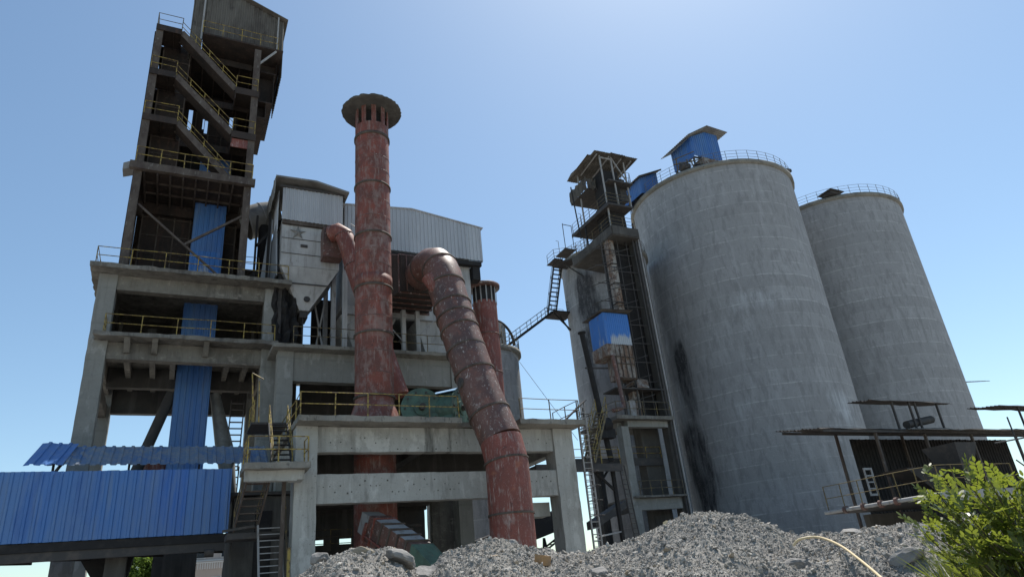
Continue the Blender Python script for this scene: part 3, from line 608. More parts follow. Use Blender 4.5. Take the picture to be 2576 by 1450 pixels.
for k in range(10):
    a0 = 2*math.pi*(k+.05)/10; a1 = a0+2*math.pi/10*.45; vs = []
    for r in (1.03, .97):
        for i in range(5): a = a0+(a1-a0)*i/4; vs += [(cx+r*math.cos(a), cy+r*math.sin(a), 28.75), (cx+r*math.cos(a), cy+r*math.sin(a), 30.0)]
    fs = []
    for i in range(4):
        A = 2*i; fs += [(A, A+2, A+3, A+1), (10+A, 11+A, 13+A, 12+A)]
    fs += [(0, 1, 11, 10), (8, 18, 19, 9)]
    w_.add(vs, fs)
part('window_piers', w_, 'chimney', H)
part('inner_core', MB().lathe([(.55, 28), (.55, 30.1)], cx, cy, 32), 'black', H)
part('cap', MB().lathe([(.02, 29.98), (1.0, 30.0), (1.3, 30.12), (1.84, 30.04), (1.88, 30.12), (1.5, 30.4), (.02, 30.9)], cx, cy, 72, .07), 'concrete_dark', H)

# ------------------------------------------------------------ leaning red pipe
L = thing('leaning_duct', 'thick rusty red duct leaning up from the rubble and bending over at its top', 'duct', (14.42, 29.8, 0))
path = [(14.42, 29.75, z) for z in (0, 2, 4, 6, 7.0)]
ctrl = [(14.40, 29.8, 7.3), (14.32, 30.0, 8.2), (14.05, 30.5, 9.6), (13.84, 30.9, 10.8), (13.6, 31.4, 12.6), (13.36, 32.0, 14.55), (13.2, 32.5, 16.2), (13.08, 32.9, 17.6)]
r_ = 1.04
part('lower_shaft', MB().tube(path+ctrl[:2], r_, 56), 'rust', L)
part('upper_shaft', MB().tube(ctrl[1:], r_, 56), 'rust_dark', L)
elb = [(13.08, 32.9, 17.6), (13.03, 33.1, 18.3), (12.98, 33.45, 18.95), (12.93, 33.95, 19.45), (12.88, 34.6, 19.75), (12.85, 35.3, 19.85)]
part('elbow', MB().tube(elb, 1.06, 56), 'rust_dark', L)
part('inlet_run', MB().tube([(12.85, 35.3, 19.85), (12.8, 36.5, 19.9)], 1.0, 40), 'rust_dark', L)
def ring(p, d, r, w, mat, parent, name='flange_ring'):
    p = Vector(p); d = Vector(d).normalized(); part(name, MB().tube([p-d*w/2, p+d*w/2], r, 56), mat, parent)
for p, q in ((path[1], (0, 0, 1)), ((14.42, 29.75, 4.7), (0, 0, 1)), ((14.41, 29.78, 7.1), (-.05, .15, 1)), (ctrl[2], Vector(ctrl[3])-Vector(ctrl[1])), ((13.7, 31.2, 11.9), Vector(ctrl[4])-Vector(ctrl[3])), ((13.5, 31.65, 13.3), Vector(ctrl[5])-Vector(ctrl[4])),
             (ctrl[5], Vector(ctrl[6])-Vector(ctrl[4])), ((13.27, 32.27, 15.4), (-.1, .3, 1)), (ctrl[6], Vector(ctrl[7])-Vector(ctrl[5])), (elb[0], Vector(elb[1])-Vector(elb[0])), (elb[2], Vector(elb[3])-Vector(elb[1])), (elb[5], (0, 1, .05))):
    ring(p, q, 1.1, .09, 'brown_pale', L)
part('branch_stub', MB().tube([(12.6, 32.6, 17.0), (12.0, 32.9, 18.1)], .42, 24), 'rust', L)
part('clamp', MB().tube([(12.7, 30.9, 11.3), (13.6, 30.9, 11.3)], .28, 14), 'steel', L)

# ------------------------------------------------------------ rusty chute at the chimney foot
R_ = thing('rusty_chute', 'ribbed rusty box chute at the chimney foot sloping into the rubble', 'chute', (9.2, 31, 3))
A = Vector((8.85, 32.7, 4.72)); B = Vector((9.95, 30.0, 3.15)); wv = Vector((1, .3, 0)).normalized()*1.1; dirn = (B-A).normalized(); hv = dirn.cross(wv).normalized()*-1.15
if hv.z < 0: hv = -hv
def cs(p, k=1.0): return [p-wv/2*k-hv/2*k, p+wv/2*k-hv/2*k, p+wv/2*k+hv/2*k, p-wv/2*k+hv/2*k]
part('body', MB().frustum(cs(A), cs(B)), 'rust_dark', R_)
for i in range(5):
    p = A.lerp(B, .14+.19*i); part('rib', MB().frustum(cs(p-dirn*.03, 1.13), cs(p+dirn*.03, 1.13)), 'rust' if i == 0 else 'brown_pale', R_)
    if i < 4: q = A.lerp(B, .16+.19*i); e = A.lerp(B, .31+.19*i); part('sky_sheen_plate', MB().bar(q+hv*.505, e+hv*.505, 1.08, .02, hv), 'grey_steel', R_)  # grey plates carry the sky's reflection in their colour
part('lid', MB().frustum(cs(A-dirn*.75, .82), cs(A, .9)), 'grey_steel', R_)
part('mouth', MB().frustum(cs(B, 1.04), cs(B+dirn*1.5+wv*.25-Vector((0, 0, .5)), .95)), 'green', R_)
part('side_rib', MB().bar(A-wv*.56-hv*.3, B-wv*.56-hv*.3, .07), 'rust', R_)
part('support', MB().bar(A-wv*.56+hv*.2, A-wv*.6-hv*1.8, .12), 'rust', R_)

# ------------------------------------------------------------ landing and stairs beside the frame
N = thing('stair_landing', 'concrete stair landing with yellow railing left of the wide frame', 'landing', (4, 31.5, 0))
part('slab', MB().rbox(2.68, 5.38, 30.5, 32.6, 7.12, 7.38, .02, .3), 'slab', N)
part('beam', MB().rbox(2.75, 4.9, 31.0, 31.3, 6.68, 7.12, .012).rbox(4.65, 5.2, 31.0, 31.9, 6.72, 7.12), 'concrete', N)
rail(N, [(2.8, 32.5, 7.38), (2.8, 30.6, 7.38), (5.3, 30.6, 7.38), (5.3, 31.6, 7.38)], 1.1, 1.25, 'yellow', .032)
part('post', MB().bar((4.55, 32.3, 0), (4.55, 32.3, 7.1), .16), 'brown_pale', N)
W1 = thing('steel_stairs', 'dark steel stairs climbing from the yellow-railed landing to the fan deck', 'stairs', (4.4, 33, 7.38))
stair(W1, (4.0, 32.2, 7.45), (4.0, 34.3, 9.9), (1, 0, 0), .85, 9, 'steel', 'yellow', .2)
part('platform', MB().box(3.2, 4.87, 34.3, 36.5, 9.9, 10.0), 'steel', W1)
rail(W1, [(3.3, 34.4, 10.0), (3.3, 36.4, 10.0)], 1.1, 1.0, 'yellow', .03)
part('upper_rail', MB().tube([(3.3, 34.5, 10), (3.15, 34.8, 12.6)], .03, 6).tube([(3.55, 34.5, 10), (3.5, 34.8, 12.2)], .03, 6).tube([(3.15, 34.8, 12.6), (3.7, 34.8, 12.3)], .03, 6), 'yellow', W1)
W2 = thing('steel_stairs', 'rusty steel stairs hanging under the yellow-railed landing', 'stairs', (3.2, 32.5, 4.6))
stair(W2, (2.65, 33.4, 4.9), (2.95, 31.4, 7.1), (1, 0, 0), .95, 8, 'brown_pale', 'rail_dark', .16, (0, 1))
part('platform', MB().box(2.4, 5.0, 33.2, 34.6, 4.6, 4.85).bar((2.2, 33.2, 4.95), (3.5, 33.15, 5.1), .1), 'steel', W2)
W3 = thing('steel_stairs', 'grey steel ladder stairs standing lowest left of the wide frame', 'stairs', (4.1, 33, 0))
stair(W3, (3.75, 31.9, 1.4), (3.62, 33.0, 5.1), (1, 0, 0), .98, 14, 'grey_steel', None, .14, tread=.08)
part('newel', MB().bar((4.85, 31.7, 1.5), (4.72, 33, 6.2), .07), 'rail_dark', W3)
solo('yellow_guard_post', MB().bar((4.75, 31.5, 0), (4.75, 31.5, 4.0), .12), 'yellow', 'short yellow post beside the left column of the wide frame', 'post', (4.75, 31.5, 0))

MR = thing('dark_backing_box', 'dark box added as shade behind the stairs left of the wide frame', 'backing box', (4.2, 39, 0))  # box added to darken the gap behind the stairs; stands for shade
part('wall', MB().rbox(2.9, 5.9, 37.0, 41.4, 0, 6.9, .03), 'concrete_dark', MR)
part('black_panel', MB().box(3.9, 4.7, 36.93, 36.96, 0, 6.2), 'black', MR)
part('roof', MB().box(2.7, 6.0, 36.7, 41.5, 6.95, 7.1), 'steel', MR)
# ------------------------------------------------------------ baghouse frame, two bag filters
BF = thing('filter_frame', 'railed concrete frame carrying the two bag filters behind the chimney', 'concrete frame', (10.8, 42, 0))
for x in (4.98, 9.9, 15.9): part('column', MB().rbox(x, x+.9, 40, 40.9, 0, 15.7), 'concrete_col', BF)
for x in (4.98, 16.3): part('column', MB().rbox(x, x+.9, 46.25, 47.1, 0, 15.7), 'concrete_col', BF)
part('beam', MB().rbox(5.89, 15.89, 40.1, 40.7, 13.9, 15.7), 'concrete_col', BF)
part('slab', MB().rbox(4.6, 17.0, 39.3, 47.2, 15.72, 15.95, .03, .4), 'slab', BF)
rail(BF, [(5.75, 39.4, 15.95), (16.9, 39.4, 15.95), (16.9, 43, 15.95)], 1.15, 1.4, 'rail_dark', .028)
for x0, x1, z0, z1 in ((5.9, 7.0, 7.0, 15.7), (7.0, 7.25, 7.0, 14.4), (7.25, 15.88, 7.0, 15.7), (5.9, 8.45, 0, 6.98), (8.45, 9.05, 0, 5.1), (9.05, 10.0, 0, 6.98), (10.0, 10.8, 0, 5.1), (8.45, 9.05, 5.44, 6.98), (10.0, 10.8, 5.44, 6.98), (10.8, 15.72, 0, 6.98), (16.15, 17.4, 0, 6.98)):
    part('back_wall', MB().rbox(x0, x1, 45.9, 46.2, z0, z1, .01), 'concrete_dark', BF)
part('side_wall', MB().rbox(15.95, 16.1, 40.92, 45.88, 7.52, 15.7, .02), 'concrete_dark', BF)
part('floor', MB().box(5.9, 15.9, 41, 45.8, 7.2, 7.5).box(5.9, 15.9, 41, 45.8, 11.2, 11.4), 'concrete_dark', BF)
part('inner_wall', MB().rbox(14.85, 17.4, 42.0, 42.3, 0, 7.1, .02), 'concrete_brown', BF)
part('cross_beams', MB().bar((6, 41.2, 4.2), (11.3, 41.2, 4.2), .4).bar((9.5, 39.5, 4.6), (13.2, 39.5, 4.9), .35, .5).bar((11.2, 38.5, 5.3), (13.0, 38.5, 5.3), .15), 'steel', BF)
rail(BF, [(6, 40.6, 4.4), (9.5, 40.6, 4.4)], 1.1, 1.2, 'rail_dark', .025, (.33, .66))

F1 = thing('bag_filter', 'white bag filter with an embossed star and a funnel bottom', 'bag filter', (6.9, 43, 15.95))
part('upper_cladding', MB().corr((4.9, 41.0, 25.25), (1, 0, 0), (0, 0, 1), 4.0, 2.45, (0, -1, 0), .27, .045, .01, 2), 'galv', F1)
part('side_cladding', MB().corr((4.72, 43.6, 24.6), (0, -1, .03), (0, 0, 1), 2.2, 3.0, (-1, 0, 0), .27, .045, .02, 2), 'galv', F1)
part('roof', MB().prism([(4.35, 40.5, 28.15), (7.0, 40.5, 28.2), (9.25, 40.5, 27.72), (9.25, 40.5, 27.84), (7.0, 40.5, 28.34), (4.35, 40.5, 28.28)], (0, 4.5, 0)).corr((4.35, 45, 26.9), (0, -1, 0), (.0, 0, 1), 4.4, 1.3, (-1, 0, 0), .3, .05, .04), 'pipegrey', F1)
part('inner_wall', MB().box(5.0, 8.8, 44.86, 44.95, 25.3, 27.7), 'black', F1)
part('lintel', MB().rbox(4.96, 8.8, 41.04, 41.19, 25.0, 25.34, .015, .3), 'brown_pale', F1)
part('purlin', MB().box(4.7, 9.0, 40.9, 41.0, 27.7, 27.85), 'steel', F1)
part('bin', MB().rbox(4.98, 8.75, 41.2, 45.0, 22.0, 25.2, .008, .6).box(4.95, 8.78, 41.12, 45.05, 25.2, 25.28), 'casing', F1)
part('seam', MB().box(4.98, 8.74, 41.165, 41.2, 23.95, 23.985).box(4.98, 8.74, 41.165, 41.2, 22.85, 22.885).box(4.98, 8.74, 41.165, 41.2, 24.95, 24.98), 'steel', F1)
part('hopper', MB().frustum([(6.38, 41.9, 19.2), (6.98, 41.9, 19.2), (6.98, 43.4, 19.2), (6.38, 43.4, 19.2)], [(5.0, 41.22, 21.98), (8.73, 41.22, 21.98), (8.73, 45, 21.98), (5.0, 45, 21.98)]), 'casing', F1)
part('hopper_spout', MB().box(6.42, 6.94, 42, 43.2, 18.75, 19.19).tube([(6.66, 42.2, 18.75), (6.66, 42.2, 16)], .06, 8), 'steel', F1)
part('hopper_band', MB().bar((5.55, 41.43, 20.86), (8.2, 41.43, 20.86), .03, .08).tube([(6.8, 41.72, 19.9), (6.8, 41.62, 19.93)], .2, 14), 'steel', F1)
st = []; c0 = Vector((6.0, 41.17, 24.45))
for k in range(10):
    r = .56 if k % 2 == 0 else .2; a = math.pi/2+k*math.pi/5; st.append(c0+Vector((r*math.cos(a), 0, r*math.sin(a))))
sm = MB(); sm.add([p for p in st]+[c0+Vector((0, -.14, 0))], [((i+1) % 10, i, 10) for i in range(10)])
part('star_emblem', sm, 'pipegrey', F1)  # darker grey puts the shading of the relief into the colour
part('hatch', MB().box(6.2, 6.65, 41.14, 41.19, 23.4, 23.6), 'steel', F1)
for x, m_ in ((8.45, 'grey_steel'), (9.0, 'casing'), (5.0, 'steel')):
    for y in ((41.9, 44.6) if m_ != 'casing' else (41.0,)): part('leg', MB().box(x, x+.28, y, y+.3, 15.96, 21.97), m_, F1)
part('bracing', MB().bar((7.5, 43, 16), (8.3, 43, 21), .1).bar((8.3, 43, 16), (7.4, 43, 21), .1), 'grey_steel', F1)
part('brace', MB().bar((9.2, 41.2, 18.0), (10.6, 41.2, 19.2), .08), 'grey_steel', F1)
tp = MB(); n_ = 9; vs = []; fs = []
for i in range(n_+1):
    for k in range(13):
        vs.append((4.7+1.6*i/n_+.15*hsh(i, k, 0), 41.9+.5*math.sin(i*1.7+k*.4)*.5+.3*hsh(k, i, 2), 16.0+(5.9-.25*i)*k/12+(.9*hsh(i, 1, 5)+.5 if k == 0 else 0)))
for i in range(n_):
    for k in range(12): A_ = i*13+k; fs.append((A_, A_+13, A_+14, A_+1))
part('tarpaulin', tp.add(vs, fs), 'black', F1)
part('side_tarpaulin', MB().prism([(4.75, 41.9, 25.3), (4.75, 44.6, 25.0), (4.6, 44.8, 20.9), (4.85, 41.4, 21.3)], (-.08, 0, 0)).prism([(3.95, 43.4, 21.0), (4.5, 43.2, 21.0), (4.62, 43.2, 26.3), (4.45, 43.4, 26.6)], (0, .1, 0)), 'fabric', F1)
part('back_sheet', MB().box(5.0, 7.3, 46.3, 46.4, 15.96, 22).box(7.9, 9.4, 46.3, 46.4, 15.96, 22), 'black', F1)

F2 = thing('bag_filter', 'long bag filter behind the chimney, clad in ribbed grey sheet under a shallow gable', 'bag filter', (14.3, 44, 15.95))
gz = lambda f: (27.65+.45*f/.47 if f < .47 else 28.1-.75*(f-.47)/.53)-24.5
part('upper_cladding', MB().corr((9.3, 42.0, 24.5), (1, 0, 0), (0, 0, 1), 10.5, 3.3, (0, -1, 0), .3, .05, .012, 3, gz), 'galv', F2)
part('side_cladding', MB().corr((9.28, 46.5, 24.5), (0, -1, 0), (0, 0, 1), 4.5, 3.1, (-1, 0, 0), .3, .05), 'galv', F2)
part('side_cladding', MB().corr((19.82, 42, 24.5), (0, 1, 0), (0, 0, 1), 5, 2.8, (1, 0, 0), .3, .05), 'galv', F2)
part('roof', MB().prism([(9.1, 41.9, 27.66), (14.25, 41.9, 28.13), (20.0, 41.9, 27.36), (20.0, 41.9, 27.42), (14.25, 41.9, 28.2), (9.1, 41.9, 27.74)], (0, 4.8, 0)), 'galv', F2)
part('casing', MB().rbox(9.3, 18.9, 42.6, 46.8, 20.0, 24.95, .01, .6), 'casing', F2)
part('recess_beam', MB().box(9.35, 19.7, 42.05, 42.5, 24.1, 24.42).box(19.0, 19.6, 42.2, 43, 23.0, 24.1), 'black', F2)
part('lower_beam', MB().rbox(9.3, 18.75, 42.2, 42.6, 19.35, 19.98), 'casing', F2)
for x0, x1, xa, xb in ((9.15, 13.0, 10.6, 11.3), (14.4, 18.6, 15.6, 16.4)):
    part('hopper', MB().frustum([(xa, 43, 15.98), (xb, 43, 15.98), (xb, 44.4, 15.98), (xa, 44.4, 15.98)], [(x0, 42.45, 19.34), (x1, 42.45, 19.34), (x1, 46.6, 19.34), (x0, 46.6, 19.34)]), 'casing', F2)
for x in (13.05, 14.05): part('leg', MB().box(x, x+.28, 41.3, 41.6, 15.96, 19.6), 'casing', F2)
part('leg_foot', MB().box(12.9, 14.6, 41.1, 41.75, 15.955, 16.1), 'casing', F2)
part('brace', MB().bar((12.0, 41.4, 18.6), (13.05, 41.4, 17.4), .07), 'grey_steel', F2)
part('brace', MB().bar((14.3, 41.4, 17.9), (15.9, 41.4, 19.5), .07), 'grey_steel', F2)
lo_ = [(11.55, 36.45, 18.75), (14.1, 36.45, 18.75), (14.1, 36.45, 21.2), (11.55, 36.45, 21.2)]; hi_ = [(11.0, 42.55, 19.9), (15.3, 42.55, 19.9), (15.3, 42.55, 24.0), (11.0, 42.55, 24.0)]
part('inlet_hood', MB().frustum(lo_, hi_), 'brown', F2, 'dark rusty inlet hood')
ib = MB()
for k in range(5):
    f = k/4; q = [Vector(a).lerp(Vector(b), .04+.9*f) for a, b in zip(lo_, hi_)]; c_ = sum(q, Vector())/4; q = [c_+(v-c_)*1.04 for v in q]
    for a, b in zip(q, q[1:]+q[:1]): ib.bar(a, b, .08)
for x in (11.9, 12.4, 13.4, 13.8): ib.bar((x, 36.42, 18.8), (x, 36.42, 21.2), .06)
part('inlet_ribs', ib, 'rust_dark', F2)
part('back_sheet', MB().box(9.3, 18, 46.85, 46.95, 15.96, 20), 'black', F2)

SD = thing('slanting_duct', 'red duct slanting from the star-marked filter down behind the chimney', 'duct', (9, 39.5, 12))
part('box', MB().rbox(7.5, 8.75, 40.2, 41.1, 22.45, 24.65, .015, .5), 'rust_dark', SD)
part('pipe', MB().tube([(8.0, 40.2, 24.1), (8.35, 39.85, 24.15), (8.7, 39.6, 23.8), (8.95, 39.45, 23.0), (9.3, 39.3, 21.5), (11.7, 38.0, 12.6)], .6, 36), 'rust', SD)
for p in ((8.7, 39.6, 23.75), (9.3, 39.3, 21.5)): ring(p, (.24, -.15, -.95), .64, .06, 'rust_dark', SD)
part('cable_lug', MB().tube([(9.0, 39.0, 24.4), (10.4, 38.6, 23.4)], .03, 6), 'grey_steel', SD)

CD = thing('crossover_duct', 'fat grey insulated duct crossing from the brown tower to the star-marked filter', 'duct', (4, 46, 26))
part('pipe', MB().tube([(3.0, 45.8, 27.2), (4.2, 45.8, 27.8), (5.2, 45.8, 28.1)], 1.2, 40), 'pipegrey', CD)
for x, z in ((3.1, 27.25), (4.1, 27.75)): ring((x, 45.8, z), (1, 0, .42), 1.23, .07, 'grey_steel', CD)
DL = thing('downcomer', 'dark steel down-pipe and gangway between the brown tower and the star-marked filter', 'downcomer', (4.1, 44.5, 20.83))
part('pipe', MB().tube([(4.25, 45.2, 20.83), (4.25, 45.2, 26.8)], .38, 20), 'black', DL)
part('frame', MB().bar((3.6, 43.4, 20.83), (3.6, 43.4, 26.6), .14).bar((4.4, 43.3, 20.83), (4.4, 43.3, 27), .16).bar((2.9, 43.6, 21.6), (4.6, 43.5, 22.9), .22).bar((3.6, 43.4, 24.2), (4.5, 43.4, 25.6), .14).box(2.9, 3.9, 43.4, 44.2, 22.3, 22.4), 'black', DL)
rail(DL, [(2.95, 43.4, 22.4), (3.9, 43.4, 22.4)], 1.0, .9, 'rail_dark', .025)

# ------------------------------------------------------------ small red stack
K2 = thing('small_stack', 'short dark red stack with a slotted collar right of the leaning duct', 'stack', (20.59, 44, 0))
sx, sy = 20.59, 44
part('shaft', MB().lathe([(.93, z) for z in np.linspace(0, 21.9, 26)], sx, sy, 48, .004), 'rust', K2)
part('head', MB().lathe([(.93, 21.9), (.9, 21.95), (.9, 23.0)], sx, sy, 48), 'black', K2)
for a in np.linspace(0, 2*math.pi, 15)[:-1]:
    mesh('fin', MB().bar((sx+.95*math.cos(a), sy+.95*math.sin(a), 21.7), (sx+.97*math.cos(a), sy+.97*math.sin(a), 23.1), .1, .04, (math.cos(a), math.sin(a), 0)), 'grey_steel', K2)
part('collar', MB().lathe([(.9, 23.05), (1.27, 23.1), (1.29, 23.3), (.9, 23.35), (.02, 23.3)], sx, sy, 48, .02), 'rust_dark', K2)
for z in (19.2, 16.2): part('flange_ring', MB().lathe([(.92, z-.05), (.97, z-.05), (.97, z+.05), (.92, z+.05)], sx, sy, 48), 'rust_dark', K2)
part('lug', MB().tube([(21.5, 43.8, 19.0), (21.65, 43.8, 19.2), (21.6, 43.8, 19.4), (21.45, 43.8, 19.3)], .05, 6), 'steel', K2)
solo('guy_wire', MB().tube([(21.6, 43.8, 19.2), (24.0, 38.5, 10.1)], .016, 5), 'rail_grey', 'thin guy wire running down from the small red stack to the deck', 'wire', (21.6, 43.8, 19.2))

# bag filter on the dust silo
Q = thing('vent_filter', 'round dark slatted vent filter with a hoop on the small grey silo', 'vent filter', (24.9, 53.9, 21.45))
part('drum', MB().lathe([(1.65, 21.45), (1.65, 24.0), (1.4, 24.1), (.02, 24.2)], 25.2, 53.9, 32), 'black', Q)
for a in np.linspace(0, 2*math.pi, 27)[:-1]: part('slat', MB().bar((25.2+1.69*math.cos(a), 53.9+1.69*math.sin(a), 21.6), (25.2+1.69*math.cos(a), 53.9+1.69*math.sin(a), 23.9), .14, .04), 'grey_steel', Q)
part('hoop', MB().tube([(23.4+4.0*(1-math.cos(a))/2, 52.8, 22.0+2.4*math.sin(a)) for a in np.linspace(.0, math.pi, 20)], .13, 10), 'steel', Q)
# stair bridge between the small silo and the stained silo
Z = thing('stair_bridge', 'dark steel stair bridge climbing from the small silo to the stained silo', 'stair bridge', (33, 56.65, 22.94))
stair(Z, (28.6, 56.1, 23.38), (33.88, 56.1, 27.23), (0, 1, 0), .9, 18, 'black', 'steel', .25)
part('landing', MB().box(33.88, 36.41, 55.66, 57.86, 27.18, 27.32), 'black', Z)
rail(Z, [(33.99, 57.75, 27.32), (36.3, 57.75, 27.32)], 1.1, 1.0, 'steel', .025, (.33, .66)); rail(Z, [(35.53, 55.77, 27.32), (36.3, 55.77, 27.32)], 1.1, .7, 'steel', .025, (.33, .66))
part('bracket', MB().bar((34.1, 56.1, 27.12), (36.96, 56.1, 24.37), .13).bar((35.2, 56.76, 27.12), (36.63, 57.09, 25.36), .12), 'black', Z)
stair(Z, (34.1, 57.42, 27.34), (34.16, 55.11, 31.96), (1, 0, 0), .95, 11, 'black', 'steel', .2)
part('landing', MB().box(33.99, 38.83, 53.46, 55.11, 31.91, 32.05).box(33.33, 34.32, 53.35, 55.11, 32.06, 32.12), 'steel', Z)
rail(Z, [(33.44, 55, 32.07), (33.44, 53.57, 32.07), (38.28, 50.49, 32.07)], 1.15, 1.1, 'rail_dark', .025, (.33, .66))
part('landing', MB().prism([(34.32, 53.46, 31.85), (36.3, 51.48, 31.85), (38.5, 50.38, 31.85), (38.83, 53.46, 31.85)], (0, 0, .14)), 'steel', Z)
part('bracket', MB().bar((34.76, 53.9, 31.85), (36.74, 52.36, 29.43), .12).bar((35.86, 52.14, 31.85), (38.39, 50.16, 29.76), .1), 'steel', Z)

# ------------------------------------------------------------ lift tower between the silos
X = thing('lift_tower', 'crowded dark lift tower with concrete platforms between two silos', 'tower', (34, 46, 0))
part('column', MB().rbox(31.6, 32.28, 44, 44.7, 0, 12.44, .014), 'concrete_col', X)
part('column', MB().rbox(31.6, 32.28, 48.4, 49.0, 0, 12.44), 'concrete_dark', X)
part('column', MB().rbox(36.3, 36.9, 44.2, 44.9, 0, 30.0), 'concrete_dark', X)
part('beam', MB().rbox(32.29, 36.3, 44.05, 44.6, 12.42, 12.9), 'concrete_col', X)
part('beam', MB().rbox(31.75, 32.15, 44.71, 48.4, 12.2, 12.9), 'concrete_col', X)
part('beam', MB().rbox(32.29, 36.3, 44.05, 44.6, 6.05, 6.9), 'concrete_col', X)
part('beam', MB().rbox(31.75, 32.15, 44.71, 48.4, 6.0, 6.9), 'concrete_dark', X)
part('platform', MB().rbox(31.0, 36.6, 43.5, 49.2, 12.92, 13.2, .02), 'concrete_brown', X)
part('platform', MB().rbox(31.7, 36.6, 43.6, 49.2, 6.92, 7.05, .015), 'concrete_brown', X)
rail(X, [(31.1, 49, 13.2), (31.1, 43.6, 13.2), (36.4, 43.6, 13.2)], 1.15, 1.3, 'rail_dark', .028)
rail(X, [(32.2, 43.7, 7.05), (36.4, 43.7, 7.05)], 1.1, 1.1, 'rail_dark', .028)
part('platform', MB().box(27.5, 36.2, 45.5, 46.8, 9.9, 10.1).box(27.5, 36.2, 45.4, 45.5, 9.6, 10.2), 'steel', X)
part('bracket', MB().bar((29.5, 46, 9.6), (30.4, 46, 8.6), .14).bar((31.3, 46, 9.6), (30.4, 46, 8.6), .14).bar((30.4, 46, 0), (30.4, 46, 9.6), .25).bar((35.0, 46, 9.6), (35.6, 46, 8.8), .14), 'black', X)
rail(X, [(28.6, 45.5, 10.1), (32.0, 45.5, 10.1)], 1.0, 1.5, 'yellow', .026); rail(X, [(33.2, 45.5, 10.1), (36.2, 45.5, 10.1)], 1.0, 1.5, 'yellow', .026)
# inner dark shaft and upper casing
part('shaft', MB().rbox(34.45, 36.5, 45.1, 46.6, 13.2, 34.0, .02, .7), 'black', X)
part('shaft', MB().rbox(34.6, 36.4, 45.6, 46.6, 0, 12.9, .02, .7), 'concrete_dark', X)
part('cable_duct', MB().box(36.92, 37.5, 44.7, 45.1, 0, 31.0), 'black', X)
part('pipe_riser', MB().tube([(37.25, 44.3, 0), (37.2, 44.4, 31)], .1, 10), 'steel', X)
part('bucket_casing', MB().box(33.75, 34.35, 44.6, 45.3, 13.2, 29.74), 'rustbox', X, 'rust streaked elevator casing')
for z in np.arange(14, 29, 1.9): part('casing_flange', MB().box(33.7, 34.4, 44.55, 45.35, z, z+.08), 'brown', X)
part('pipe_riser', MB().tube([(36.55, 43.9, 0), (36.45, 44.0, 31.5)], .11, 10), 'steel', X)
part('pipe_riser', MB().tube([(36.9, 43.9, 0), (36.85, 44.1, 30.5)], .09, 10), 'grey_steel', X)
part('pipe_riser', MB().tube([(36.2, 43.9, 13), (36.1, 44.0, 30)], .06, 8), 'steel', X)
sc = MB()
for z in np.arange(14.6, 29.5, 1.7):
    sc.bar((34.2, 44.4, z), (36.6, 44.3, z+.03), .06).bar((33.0, 44.9, z-.1), (35.4, 43.9, z+.5), .05)
    if z > 22: sc.bar((31.9, 44.5, z+.4), (34.6, 44.4, z+.4), .06).bar((31.4, 45.2, z+.2), (33.6, 44.0, z+.9), .05)
for x in (32.7, 34.5, 35.5): sc.bar((x, 44.4, 13.2), (x+.1, 44.4, 29.7), .06)
part('scaffold_tubes', sc, 'steel', X)
# white cabinet with rust, and blue shed on it
part('rust_cabinet', MB().rbox(32.15, 33.95, 43.95, 45.3, 16.4, 19.3, .012, .5), 'rustbox', X)
part('rust_cabinet', MB().rbox(31.35, 32.5, 43.9, 46.2, 18.3, 19.3, .012, .5), 'rustbox', X)
cbr = MB()
for x in (32.15, 32.6, 33.05, 33.5, 33.92): cbr.box(x-.03, x+.03, 43.88, 43.94, 16.4, 19.28)
for z in (16.4, 17.6, 18.2): cbr.box(32.15, 33.95, 43.86, 43.93, z, z+.06)
part('cabinet_ribs', cbr, 'brown_pale', X)
sh = part('blue_shed', MB().corr((31.5, 44.0, 19.35), (1, 0, 0), (0, 0, 1), 2.55, 2.8, (0, -1, 0), .2, .035, .01, 10).corr((31.48, 46.2, 19.35), (0, -1, 0), (0, 0, 1), 2.2, 2.75, (-1, 0, 0), .2, .035, .01, 10).box(33.98, 34.05, 44.05, 46.2, 19.35, 22.1), 'blue_worn', X)
zc_ = np.array([v.co[2]+BASE[sh.name][2] for v in sh.data.vertices]); xc_ = np.array([v.co[0]+BASE[sh.name][0] for v in sh.data.vertices])
sh.data.attributes.new('pale', 'FLOAT', 'POINT').data.foreach_set('value', (np.clip((20.7-zc_)/1.2, 0, 1)*np.clip((xc_-31.7)/.6, .25, 1)).astype(np.float32))
mesh('shed_roof', MB().corr((31.2, 46.9, 22.25), (0, -1, 0), (1, 0, .05), 3.4, 3.2, (0, 0, 1), .25, .04, .02), 'grey_sheet', sh)
mesh('shed_purlins', MB().bar((31.3, 44.4, 22.2), (34.3, 44.4, 22.36), .08).bar((31.3, 45.6, 22.2), (34.3, 45.6, 22.36), .08), 'steel', sh)
part('cabinet_support', MB().box(31.6, 36.5, 43.9, 45.8, 15.5, 15.6).bar((32.4, 44.2, 13.2), (32.4, 44.2, 16.4), .12).bar((33.8, 44.2, 13.2), (33.9, 44.2, 16.4), .12).bar((32.4, 44.2, 15.6), (33.9, 44.2, 16.4), .07), 'steel', X)
solo('loose_sheet', MB().prism([(33.7, 43.85, 15.62), (34.9, 43.85, 15.62), (35.35, 44.5, 16.5), (34.3, 44.5, 16.6)], (0, -.02, .03)), 'rustbox', 'bent rusty white sheet lying on the lift tower platform below the cabinet', 'sheet', (34.5, 44, 15.6))
part('feed_pipe', MB().tube([(31.75, 43.9, 18.3), (31.95, 43.9, 16.0), (32.1, 43.9, 13.9), (31.5, 43.8, 13.75), (30.9, 43.8, 13.6)], .17, 14), 'rust_dark', X)
part('black_pipe', MB().tube([(29.55, 44.6, 20.3), (30.6, 44.6, 9.8)], .23, 16).tube([(29.55, 44.6, 20.3), (29.54, 44.6, 20.42)], .34, 16), 'black', X)
